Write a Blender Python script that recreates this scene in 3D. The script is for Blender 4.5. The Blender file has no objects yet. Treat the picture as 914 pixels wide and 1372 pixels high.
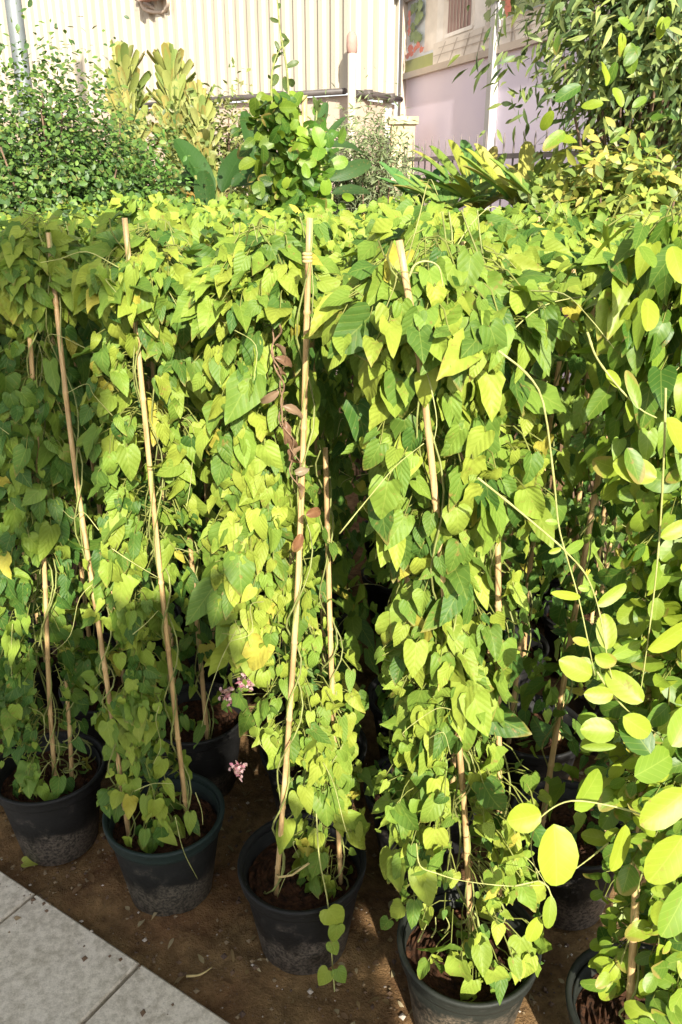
import bpy, math, random
import numpy as np
from mathutils import Vector

C = bpy.context.scene.collection
rs = np.random.RandomState(11)
random.seed(5)
PI = math.pi

# ------------------------------------------------------------------ camera model (photo 914 x 1372)
F, CX, CY, PITCH, HC = 1100.0, 457.0, 686.0, math.radians(22.5), 1.5
cp, sp = math.cos(PITCH), math.sin(PITCH)
def ray(px, py):
    x, v = (px - CX) / F, (CY - py) / F
    return np.array([x, cp + v * sp, -sp + v * cp])
def atY(px, py, Y):
    r = ray(px, py); return np.array([0, 0, HC]) + r * (Y / r[1])
def atZ(px, py, z):
    r = ray(px, py); return np.array([0, 0, HC]) + r * ((z - HC) / r[2])
def project(P):
    P = np.asarray(P, float)
    y = P[..., 1]; dz = P[..., 2] - HC
    d = y * cp - dz * sp; u = y * sp + dz * cp
    return CX + F * P[..., 0] / d, CY - F * u / d

EL, AZ = math.radians(28.5), math.radians(12)
SUN = np.array([math.cos(EL) * math.sin(AZ), -math.cos(EL) * math.cos(AZ), math.sin(EL)])
FACE = np.array([.12, -.86, .42]); FACE /= np.linalg.norm(FACE)

# ------------------------------------------------------------------ tagging
def tag(o, label=None, cat=None, group=None, kind=None):
    if label: o['label'] = label
    if cat: o['category'] = cat
    if group: o['group'] = group
    if kind: o['kind'] = kind
    return o
def thing(name, label, cat, loc=(0, 0, 0), rz=0.0, group=None):
    o = bpy.data.objects.new(name, None); C.objects.link(o)
    o.empty_display_size = .1
    o.location = loc; o.rotation_euler = (0, 0, rz)
    return tag(o, label, cat, group)
def dup(root, loc, rz, label, group=None):
    r = root.copy(); C.objects.link(r); r.location = loc; r.rotation_euler = (0, 0, rz)
    r['label'] = label
    if group: r['group'] = group
    for ch in list(root.children):
        c = ch.copy(); C.objects.link(c); c.parent = r
        for g in list(ch.children):
            d = g.copy(); C.objects.link(d); d.parent = c
    return r

# ------------------------------------------------------------------ mesh builder
class MB:
    def __init__(s):
        s.v = []; s.f = []; s.m = []; s.smooth = []
    def add(s, vs, fs, mi=0, smooth=False):
        b = len(s.v)
        s.v.extend([tuple(map(float, p)) for p in vs])
        for f in fs:
            s.f.append(tuple(i + b for i in f)); s.m.append(mi); s.smooth.append(smooth)
    def box(s, x0, x1, y0, y1, z0, z1, mi=0, M=None):
        vs = [(x, y, z) for z in (z0, z1) for y in (y0, y1) for x in (x0, x1)]
        if M is not None: vs = [M(p) for p in vs]
        s.add(vs, [(0, 2, 3, 1), (4, 5, 7, 6), (0, 1, 5, 4), (2, 6, 7, 3), (0, 4, 6, 2), (1, 3, 7, 5)], mi)
    def tube(s, pts, rad, n=6, mi=0, cap=True, smooth=True):
        pts = np.asarray(pts, float); k = len(pts)
        rad = np.full(k, rad) if np.isscalar(rad) else np.asarray(rad, float)
        t = np.gradient(pts, axis=0); t /= np.linalg.norm(t, axis=1)[:, None] + 1e-12
        a = np.array([0, 0, 1.]) if abs(t[0][2]) < .9 else np.array([1., 0, 0])
        u = np.cross(t[0], a); u /= np.linalg.norm(u)
        vs = []
        for i in range(k):
            u = u - t[i] * np.dot(u, t[i]); u /= np.linalg.norm(u) + 1e-12
            w = np.cross(t[i], u)
            for j in range(n):
                q = 2 * PI * j / n
                vs.append(pts[i] + rad[i] * (math.cos(q) * u + math.sin(q) * w))
        fs = []
        for i in range(k - 1):
            for j in range(n):
                j2 = (j + 1) % n
                fs.append((i * n + j, i * n + j2, (i + 1) * n + j2, (i + 1) * n + j))
        s.add(vs, fs, mi, smooth)
        if cap and n > 3:
            b = len(s.v) - k * n
            s.f.append(tuple(b + j for j in range(n - 1, -1, -1))); s.m.append(mi); s.smooth.append(False)
            s.f.append(tuple(b + (k - 1) * n + j for j in range(n))); s.m.append(mi); s.smooth.append(False)
    def lathe(s, prof, n=40, mi=0, c=(0, 0, 0), wob=0.0, ph=0.0):
        vs = []
        for (r, z) in prof:
            for j in range(n):
                q = 2 * PI * j / n
                rr = r * (1 + wob * math.sin(2 * q + ph))
                vs.append((c[0] + rr * math.cos(q), c[1] + rr * math.sin(q), c[2] + z))
        fs = []
        for i in range(len(prof) - 1):
            for j in range(n):
                j2 = (j + 1) % n
                fs.append((i * n + j, i * n + j2, (i + 1) * n + j2, (i + 1) * n + j))
        s.add(vs, fs, mi, True)
    def build(s, name, mats, parent=None):
        me = bpy.data.meshes.new(name)
        me.from_pydata(s.v, [], s.f); me.update()
        if not isinstance(mats, (list, tuple)): mats = [mats]
        for m in mats: me.materials.append(m)
        me.polygons.foreach_set('material_index', s.m)
        me.polygons.foreach_set('use_smooth', s.smooth)
        o = bpy.data.objects.new(name, me); C.objects.link(o)
        if parent: o.parent = parent
        return o

def spline(ctrl, n=20):
    P = np.asarray(ctrl, float)
    P = np.vstack([2 * P[0] - P[1], P, 2 * P[-1] - P[-2]])
    out = []
    m = len(P) - 3
    for i in range(m):
        k = max(2, n // m)
        for t in np.linspace(0, 1, k, endpoint=False):
            a, b, c, d = P[i:i + 4]
            out.append(.5 * ((2 * b) + (-a + c) * t + (2 * a - 5 * b + 4 * c - d) * t * t + (-a + 3 * b - 3 * c + d) * t ** 3))
    out.append(P[-2])
    return np.array(out)

# ------------------------------------------------------------------ leaf templates
def template(outline, mid):
    """outline: (x, y, rib_y) from the petiole to just below the tip; tip at (0,1)"""
    V = []; Fq = []
    ribs = [o[2] for o in outline] + [1.0]
    k = len(ribs)
    V += [(0.0, y) for y in ribs]
    for sgn in (1, -1):
        prev = list(range(k))
        rows = ([.52] if mid else []) + [1.0]
        for fr in rows:
            cur = []
            for j, o in enumerate(outline):
                V.append((sgn * o[0] * fr, o[2] + (o[1] - o[2]) * fr)); cur.append(len(V) - 1)
            cur.append(k - 1)
            for j in range(k - 1):
                q = [prev[j], prev[j + 1], cur[j + 1], cur[j]]
                if q[1] == q[2]: q = [q[0], q[1], q[3]]
                if sgn > 0: q = q[::-1]
                Fq.append(q)
            prev = cur
    return np.array(V, float), Fq
HEART = [(.04, -.015, 0), (.17, -.10, .0), (.31, -.11, .03), (.44, -.02, .08), (.50, .15, .18), (.475, .34, .33), (.37, .55, .52), (.22, .76, .72), (.085, .92, .9)]
HEART_LO = [(.1, -.07, 0), (.33, -.10, .04), (.49, .10, .15), (.44, .42, .4), (.2, .77, .75)]
OVAL = [(.05, .01, 0), (.22, .06, .05), (.37, .17, .16), (.47, .33, .32), (.5, .52, .5), (.46, .7, .68), (.33, .87, .84), (.16, .97, .95)]
OVAL_LO = [(.05, .02, 0), (.38, .22, .2), (.5, .5, .5), (.3, .85, .83)]
LANCE = [(.05, .01, 0), (.36, .2, .2), (.5, .42, .42), (.34, .7, .7)]
STRAP = [(.28, 0, 0), (.34, .15, .15), (.4, .3, .3), (.46, .45, .45), (.5, .6, .6), (.5, .75, .75), (.4, .88, .87), (.2, .97, .96)]
CROT = [(.08, 0, 0), (.18, .2, .2), (.36, .42, .42), (.48, .62, .6), (.5, .8, .78), (.40, .95, .93)]
T = {'heart': template(HEART, True), 'heart_lo': template(HEART_LO, False), 'oval': template(OVAL, True), 'oval_lo': template(OVAL_LO, False),
     'lance': template(LANCE, False), 'strap': template(STRAP, True), 'crot': template(CROT, False)}
def norm(a): return a / (np.linalg.norm(a, axis=-1, keepdims=True) + 1e-12)

class Leaves:
    def __init__(s): s.b = []
    def add(s, kind, pos, tip, nrm, L, W, tint, fold=.25, droop=.5, wave=.05, rng=None):
        rng = rng or rs
        pos = np.atleast_2d(np.asarray(pos, float)); n = len(pos)
        def full(a): 
            a = np.asarray(a, float)
            return np.full(n, float(a)) if a.ndim == 0 else a
        tip = np.broadcast_to(np.asarray(tip, float), (n, 3)); nrm = np.broadcast_to(np.asarray(nrm, float), (n, 3))
        L, W, fold, droop, wave = map(full, (L, W, fold, droop, wave))
        tint = np.broadcast_to(np.asarray(tint, float), (n, 3))
        nn = norm(nrm); tt = norm(tip - nn * np.sum(tip * nn, 1, keepdims=True)); bb = np.cross(tt, nn)
        V, Fq = T[kind]
        x = V[None, :, 0]; y = V[None, :, 1]
        L_, W_, fo, dr, wa = (a[:, None] for a in (L, W, fold, droop, wave))
        ph = rng.rand(n, 1) * 6.28; kq = 6 + rng.rand(n, 1) * 5; asy = (rng.rand(n, 1) - .5) * .25
        ax = np.abs(x)
        X = x * W_ * (1 + asy * np.sign(x))
        Yl = L_ * (y - dr ** 2 * np.abs(y) ** 3 / 6)
        Z = -L_ * dr * y * np.abs(y) / 2 + fo * ax * W_ * (1.2 - ax) + wa * W_ * np.sin(ph + y * kq + 2.0 * np.sign(x)) * ax * 2 \
            + wa * .35 * W_ * np.sin(ph * 3 + y * 17 + 5 * x) * (ax > .05)
        P = pos[:, None, :] + X[..., None] * bb[:, None] + Yl[..., None] * tt[:, None] + Z[..., None] * nn[:, None]
        uv = np.broadcast_to(np.stack([V[:, 0] + .5, V[:, 1]], 1)[None], (n, len(V), 2))
        s.b.append((P.reshape(-1, 3), Fq, n, len(V), np.repeat(tint, len(V), 0), uv.reshape(-1, 2)))
    def build(s, name, mat, parent=None):
        vo = 0; Vs = []; loops = []; tot = []; tints = []; uvs = []; ages = []; arng = np.random.RandomState(17)
        for P, Fq, n, nv, ti, uv in s.b:
            ages.append(np.repeat(arng.rand(n), nv))
            flat = np.array([i for f in Fq for i in f]); cnt = np.array([len(f) for f in Fq])
            lp = (flat[None] + (np.arange(n) * nv)[:, None] + vo).ravel()
            loops.append(lp); tot.append(np.tile(cnt, n)); Vs.append(P); tints.append(ti); uvs.append(uv); vo += len(P)
        Vs = np.vstack(Vs); loops = np.concatenate(loops).astype(np.int32); tot = np.concatenate(tot).astype(np.int32)
        tints = np.vstack(tints); uvs = np.vstack(uvs)
        me = bpy.data.meshes.new(name)
        me.vertices.add(len(Vs)); me.vertices.foreach_set('co', Vs.astype(np.float32).ravel())
        me.loops.add(len(loops)); me.loops.foreach_set('vertex_index', loops)
        me.polygons.add(len(tot))
        st = np.concatenate([[0], np.cumsum(tot)[:-1]]).astype(np.int32)
        me.polygons.foreach_set('loop_start', st); me.polygons.foreach_set('loop_total', tot)
        me.polygons.foreach_set('use_smooth', np.ones(len(tot), bool))
        me.update(calc_edges=True)
        ul = me.uv_layers.new(name='UVMap'); ul.data.foreach_set('uv', uvs[loops].astype(np.float32).ravel())
        ca = me.color_attributes.new('tint', 'FLOAT_COLOR', 'POINT')
        ca.data.foreach_set('color', np.hstack([tints, np.concatenate(ages)[:, None]]).astype(np.float32).ravel())
        me.materials.append(mat)
        me.validate()
        o = bpy.data.objects.new(name, me); C.objects.link(o)
        if parent: o.parent = parent
        return o

# ------------------------------------------------------------------ materials
def nodes(name):
    m = bpy.data.materials.new(name); m.use_nodes = True
    nt = m.node_tree; nt.nodes.clear()
    out = nt.nodes.new('ShaderNodeOutputMaterial')
    return m, nt, out
def N(nt, t, **kw):
    n = nt.nodes.new(t)
    for k, v in kw.items():
        if k in n.inputs: n.inputs[k].default_value = v
        else: setattr(n, k, v)
    return n
def math_(nt, op, a, b=None, c=None, clamp=False):
    n = nt.nodes.new('ShaderNodeMath'); n.operation = op; n.use_clamp = clamp
    for i, v in enumerate((a, b, c)):
        if v is None: continue
        if isinstance(v, (int, float)): n.inputs[i].default_value = v
        else: nt.links.new(v, n.inputs[i])
    return n.outputs[0]
def mix(nt, fac, a, b, blend='MIX'):
    n = nt.nodes.new('ShaderNodeMix'); n.data_type = 'RGBA'; n.blend_type = blend
    for i, v in ((0, fac), (6, a), (7, b)):
        if isinstance(v, (int, float)): n.inputs[i].default_value = v
        elif isinstance(v, tuple): n.inputs[i].default_value = (*v, 1)
        else: nt.links.new(v, n.inputs[i])
    return n.outputs[2]
def noise(nt, scale, detail=4, rough=.6, coord='Object', vec=None):
    n = N(nt, 'ShaderNodeTexNoise'); n.inputs['Scale'].default_value = scale; n.inputs['Detail'].default_value = detail
    n.inputs['Roughness'].default_value = rough
    if vec is None:
        tc = nt.nodes.new('ShaderNodeTexCoord'); vec = tc.outputs[coord]
    nt.links.new(vec, n.inputs['Vector'])
    return n
def ramp(nt, fac, stops):
    r = nt.nodes.new('ShaderNodeValToRGB')
    while len(r.color_ramp.elements) < len(stops): r.color_ramp.elements.new(.5)
    for e, (p, c) in zip(r.color_ramp.elements, stops):
        e.position = p; e.color = (*c, 1) if len(c) == 3 else c
    nt.links.new(fac, r.inputs[0]); return r.outputs[0]

def leaf_mat(name, vein=(.40, .45, .10), vamt=.35, rough=.42, transl=.28, nveins=5.0, spec=.4, bump=.25, slant=.9):
    m, nt, out = nodes(name)
    at = N(nt, 'ShaderNodeAttribute'); at.attribute_name = 'tint'
    uv = N(nt, 'ShaderNodeUVMap'); sep = N(nt, 'ShaderNodeSeparateXYZ'); nt.links.new(uv.outputs[0], sep.inputs[0])
    ax = math_(nt, 'ABSOLUTE', math_(nt, 'SUBTRACT', sep.outputs[0], .5))
    midr = math_(nt, 'SUBTRACT', 1, math_(nt, 'MULTIPLY', ax, 38), clamp=True)
    fr = math_(nt, 'FRACT', math_(nt, 'MULTIPLY', math_(nt, 'SUBTRACT', sep.outputs[1], math_(nt, 'MULTIPLY', ax, slant)), nveins))
    tri = math_(nt, 'ABSOLUTE', math_(nt, 'SUBTRACT', fr, .5))          # 0 at the vein
    side = math_(nt, 'SUBTRACT', 1, math_(nt, 'MULTIPLY', tri, 11), clamp=True)
    v = math_(nt, 'MAXIMUM', midr, math_(nt, 'MULTIPLY', side, .6))
    nz = noise(nt, 60, 3, .6)
    col = mix(nt, math_(nt, 'MULTIPLY', nz.outputs[0], .5), at.outputs[0], mix(nt, 1.0, at.outputs[0], (.55, .68, .6), 'MULTIPLY'))
    col = mix(nt, math_(nt, 'MULTIPLY', v, vamt), col, vein)
    age = at.outputs['Alpha']
    old = math_(nt, 'MULTIPLY', math_(nt, 'SUBTRACT', age, .42, clamp=True), 2.2, clamp=True)
    sp_ = ramp(nt, noise(nt, 95, 4, .65).outputs[0], [(.60, (0, 0, 0)), (.68, (1, 1, 1))])
    col = mix(nt, math_(nt, 'MULTIPLY', math_(nt, 'MULTIPLY', sp_, old), .75), col, (.26, .17, .05))
    tipb = math_(nt, 'MULTIPLY', math_(nt, 'SUBTRACT', math_(nt, 'ADD', sep.outputs[1], math_(nt, 'MULTIPLY', ax, .9)), .88, clamp=True), 9, clamp=True)
    col = mix(nt, math_(nt, 'MULTIPLY', math_(nt, 'MULTIPLY', tipb, math_(nt, 'GREATER_THAN', age, .80)), .6), col, (.34, .24, .07))
    hgt = math_(nt, 'ADD', math_(nt, 'MULTIPLY', tri, 1.0), math_(nt, 'MULTIPLY', noise(nt, 140, 2).outputs[0], .6))
    bp = N(nt, 'ShaderNodeBump'); bp.inputs['Strength'].default_value = bump; bp.inputs['Distance'].default_value = .002
    nt.links.new(hgt, bp.inputs['Height'])
    p = N(nt, 'ShaderNodeBsdfPrincipled'); p.inputs['Roughness'].default_value = rough; p.inputs['Specular IOR Level'].default_value = spec
    nt.links.new(col, p.inputs['Base Color']); nt.links.new(bp.outputs[0], p.inputs['Normal'])
    tr = N(nt, 'ShaderNodeBsdfTranslucent'); nt.links.new(mix(nt, 1.0, col, (1.15, 1.2, .5), 'MULTIPLY'), tr.inputs[0])
    ms = N(nt, 'ShaderNodeMixShader'); ms.inputs[0].default_value = transl
    nt.links.new(p.outputs[0], ms.inputs[1]); nt.links.new(tr.outputs[0], ms.inputs[2])
    nt.links.new(ms.outputs[0], out.inputs[0])
    return m

def simple_mat(name, c1, c2=None, scale=30, rough=.6, spec=.4, bump=0.0, bscale=None, metal=0.0, detail=4, coord='Object', lo=.35, hi=.65):
    m, nt, out = nodes(name)
    p = N(nt, 'ShaderNodeBsdfPrincipled'); p.inputs['Roughness'].default_value = rough; p.inputs['Specular IOR Level'].default_value = spec
    p.inputs['Metallic'].default_value = metal
    if c2 is None: c2 = tuple(.8 * a for a in c1)
    nz = noise(nt, scale, detail, coord=coord)
    nt.links.new(ramp(nt, nz.outputs[0], [(lo, c1), (hi, c2)]), p.inputs['Base Color'])
    if bump:
        bp = N(nt, 'ShaderNodeBump'); bp.inputs['Strength'].default_value = bump; bp.inputs['Distance'].default_value = .004
        nt.links.new(noise(nt, bscale or scale * 2, 5, coord=coord).outputs[0], bp.inputs['Height']); nt.links.new(bp.outputs[0], p.inputs['Normal'])
    nt.links.new(p.outputs[0], out.inputs[0])
    return m

def cane_mat():
    m, nt, out = nodes('bamboo_cane')
    tc = N(nt, 'ShaderNodeTexCoord')
    mp = N(nt, 'ShaderNodeMapping'); mp.inputs['Scale'].default_value = (260, 260, 7); nt.links.new(tc.outputs['Object'], mp.inputs[0])
    n1 = noise(nt, 1, 4, .6, vec=mp.outputs[0]); n2 = noise(nt, 9, 3, .6)
    c = ramp(nt, n1.outputs[0], [(.3, (.33, .20, .08)), (.5, (.56, .38, .17)), (.75, (.68, .50, .26))])
    c = mix(nt, ramp(nt, n2.outputs[0], [(.5, (0, 0, 0)), (.72, (.7, .7, .7))]), c, (.26, .15, .07))
    p = N(nt, 'ShaderNodeBsdfPrincipled'); p.inputs['Roughness'].default_value = .5
    nt.links.new(c, p.inputs['Base Color'])
    bp = N(nt, 'ShaderNodeBump'); bp.inputs['Strength'].default_value = .3; bp.inputs['Distance'].default_value = .001
    nt.links.new(n1.outputs[0], bp.inputs['Height']); nt.links.new(bp.outputs[0], p.inputs['Normal'])
    nt.links.new(p.outputs[0], out.inputs[0]); return m

def pot_mat(name, base, dirt, dirt_h, green=0.0):
    m, nt, out = nodes(name)
    tc = N(nt, 'ShaderNodeTexCoord'); sep = N(nt, 'ShaderNodeSeparateXYZ'); nt.links.new(tc.outputs['Object'], sep.inputs[0])
    n1 = noise(nt, 26, 6, .7); n2 = noise(nt, 150, 3, .7)
    lowf = math_(nt, 'SUBTRACT', 1, math_(nt, 'DIVIDE', sep.outputs[2], dirt_h), clamp=True)
    n0 = noise(nt, 13, 5, .7)
    f = math_(nt, 'ADD', math_(nt, 'MULTIPLY', lowf, 1.0), math_(nt, 'MULTIPLY', n0.outputs[0], 1.25))
    f = ramp(nt, f, [(.72, (0, 0, 0)), (1.15 / 1.2, (.9, .9, .9))])
    f = mix(nt, 1.0, f, ramp(nt, n2.outputs[0], [(.40, (.08, .08, .08)), (.60, (1, 1, 1))]), 'MULTIPLY')
    c = mix(nt, n1.outputs[0], base, tuple(1.6 * a for a in base))
    mp = N(nt, 'ShaderNodeMapping'); mp.inputs['Scale'].default_value = (12, 12, 170); nt.links.new(tc.outputs['Object'], mp.inputs[0])
    scr = noise(nt, 1.5, 3, .7, vec=mp.outputs[0])
    c = mix(nt, ramp(nt, scr.outputs[0], [(.62, (0, 0, 0)), (.72, (.3, .3, .3))]), c, (.12, .115, .10))
    if green:
        c = mix(nt, ramp(nt, math_(nt, 'MULTIPLY', sep.outputs[2], 1 / .22), [(.78, (0, 0, 0)), (.9, (green, green, green))]), c, (.014, .034, .030))
    c = mix(nt, f, c, dirt)
    p = N(nt, 'ShaderNodeBsdfPrincipled'); nt.links.new(c, p.inputs['Base Color'])
    nt.links.new(ramp(nt, n1.outputs[0], [(.3, (.5, .5, .5)), (.7, (.75, .75, .75))]), p.inputs['Roughness']); p.inputs['Specular IOR Level'].default_value = .3
    bp = N(nt, 'ShaderNodeBump'); bp.inputs['Strength'].default_value = .25; bp.inputs['Distance'].default_value = .002
    nt.links.new(n2.outputs[0], bp.inputs['Height']); nt.links.new(bp.outputs[0], p.inputs['Normal'])
    nt.links.new(p.outputs[0], out.inputs[0]); return m

M = {}
M['vine_leaf'] = leaf_mat('heart_leaf', vein=(.38, .43, .09), vamt=.30, rough=.52, spec=.25, transl=.2, bump=.45)
M['oval_leaf'] = leaf_mat('oval_leaf', vein=(.42, .48, .10), vamt=.35, rough=.42, transl=.3, nveins=6, spec=.32, bump=.06, slant=.6)
M['small_leaf'] = leaf_mat('small_leaf', vamt=.1, rough=.45, transl=.25, bump=.05)
M['broad_leaf'] = leaf_mat('broad_leaf', vein=(.2, .26, .1), vamt=.07, rough=.5, transl=.15, nveins=16, spec=.22, slant=.3)
M['petal'] = leaf_mat('petal', vein=(.75, .3, .42), vamt=.2, rough=.6, transl=.35, bump=0)
M['stem'] = simple_mat('green_stem', (.30, .34, .10), (.16, .17, .05), 40, .55)
M['dry_stem'] = simple_mat('dry_stem', (.30, .19, .11), (.15, .09, .05), 90, .8, bump=.3)
M['tendril'] = simple_mat('pale_tendril', (.42, .44, .16), (.30, .30, .09), 40, .5)
M['wood'] = simple_mat('brown_bark', (.20, .13, .08), (.10, .06, .04), 50, .85, bump=.5)
M['cane'] = cane_mat()
M['pot_black'] = pot_mat('black_plastic_pot', (.009, .009, .009), (.15, .125, .10), .12)
M['pot_green'] = pot_mat('black_plastic_green_rim', (.010, .011, .011), (.15, .13, .10), .12, green=.55)
M['pot_olive'] = pot_mat('scuffed_dark_green_pot', (.013, .015, .012), (.17, .13, .09), .17)
M['potsoil'] = simple_mat('potting_soil', (.080, .036, .018), (.020, .012, .008), 75, .95, .1, bump=1.0, bscale=120)
M['tie'] = simple_mat('raffia_tie', (.60, .48, .22), (.45, .34, .14), 60, .7)

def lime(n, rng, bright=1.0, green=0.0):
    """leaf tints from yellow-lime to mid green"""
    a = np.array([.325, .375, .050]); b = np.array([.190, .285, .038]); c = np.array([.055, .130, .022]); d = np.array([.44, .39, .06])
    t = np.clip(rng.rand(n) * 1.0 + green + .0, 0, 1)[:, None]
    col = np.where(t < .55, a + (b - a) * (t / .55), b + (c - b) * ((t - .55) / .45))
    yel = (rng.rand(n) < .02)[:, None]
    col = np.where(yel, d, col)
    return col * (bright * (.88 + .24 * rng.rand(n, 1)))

# ------------------------------------------------------------------ pot with soil
POT_H, POT_R = .22, .128
def make_pot(root, mat, rng, h=POT_H, R=POT_R):
    rb = R * .70
    m = MB()
    m.lathe([(0, .006), (rb - .012, .006), (rb - .006, 0), (rb, .004), (R * .925, h - .026), (R * .925, h - .012), (R * .895, h - .012), (R * .86, h - .06), (R * .8, h - .1)],
            48, wob=.014, ph=rng.rand() * 6)
    pot = m.build('pot', mat, root)
    m = MB()
    m.lathe([(R * .925 + .0015, h - .030), (R * .985, h - .028), (R * .995, h - .022), (R * .995, h - .008), (R * 1.02, h - .005), (R * 1.02, h), (R * .99, h + .002),
             (R * .955, h), (R * .935, h - .006), (R * .93, h - .02)], 48, wob=.014, ph=rng.rand() * 6)
    m.build('rim', mat, pot)
    m = MB(); n = 26
    vs = []; fs = []
    for i in range(n + 1):
        r = R * .875 * i / n
        for j in range(36):
            q = 2 * PI * j / 36
            z = h - .042 + .011 * rng.rand() - .01 * (i / n) ** 3
            vs.append((r * math.cos(q), r * math.sin(q), z))
    for i in range(n):
        for j in range(36):
            j2 = (j + 1) % 36
            fs.append((i * 36 + j, i * 36 + j2, (i + 1) * 36 + j2, (i + 1) * 36 + j))
    m.add(vs, fs, 0, False)
    m.build('soil', M['potsoil'], root)
    return pot

def cane_mesh(pts, r=.006, rng=rs):
    """a bamboo cane with swollen nodes"""
    P = spline(pts, 40)
    d = np.concatenate([[0], np.cumsum(np.linalg.norm(np.diff(P, axis=0), axis=1))])
    tot = d[-1]
    marks = []
    x = .06 + .1 * rng.rand()
    while x < tot - .03:
        marks.append(x); x += .14 + .08 * rng.rand()
    ss = sorted(set(np.round(np.concatenate([np.linspace(0, tot, 30)] + [[q - .004, q - .0015, q + .0015, q + .004] for q in marks]), 5)))
    ss = [min(max(q, 0), tot) for q in ss]
    Q = np.array([[np.interp(q, d, P[:, k]) for k in range(3)] for q in ss])
    rad = []
    for q in ss:
        k = r * (1.0 - .18 * q / tot)
        if any(abs(q - w) < .002 for w in marks): k *= 1.22
        rad.append(k)
    m = MB(); m.tube(Q, rad, 10); return m

def twine(m, P, r, turns, rad, rng, n=60, mi=0):
    """a thin stem twisting round the line P"""
    P = spline(P, n); k = len(P); ph = rng.rand() * 6.28
    t = np.linspace(0, 1, k)
    wob = r * (1 + .7 * np.sin(t * 23 + ph))
    Q = P + np.stack([wob * np.cos(2 * PI * turns * t + ph), wob * np.sin(2 * PI * turns * t + ph), 0 * t], 1)
    m.tube(Q, np.linspace(rad, rad * .6, k), 5, mi, cap=False)
    return Q

def flower_cluster(root, pos, rng, n=34, size=.03):
    L = Leaves()
    p = np.asarray(pos) + rng.normal(0, 1, (n, 3)) * np.array([size * .6, size * .45, size * .7])
    for k in range(3):
        d = norm(rng.normal(0, 1, (n, 3)) + FACE * .4)
        t = np.cross(d, rng.normal(0, 1, (n, 3)))
        tint = np.where(rng.rand(n, 1) < .35, [[.55, .20, .30]], [[.68, .44, .46]]) * (.8 + .4 * rng.rand(n, 1))
        L.add('oval_lo', p, t, d, .007 + .003 * rng.rand(n), .006, tint, fold=.5, rng=rng)
    return L.build('flower_cluster', M['petal'], root)

# ------------------------------------------------------------------ heart-leaved vine in a pot (front row built one by one)
def envelope(rows, Y):
    """rows of (y, left, right) in the photo at distance Y -> (z, x centre, radius)"""
    out = []
    for (py, l, r) in rows:
        a, b = atY(l, py, Y), atY(r, py, Y)
        out.append((a[2], (a[0] + b[0]) / 2, (b[0] - a[0]) / 2))
    out.sort(); return np.array(out)

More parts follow.
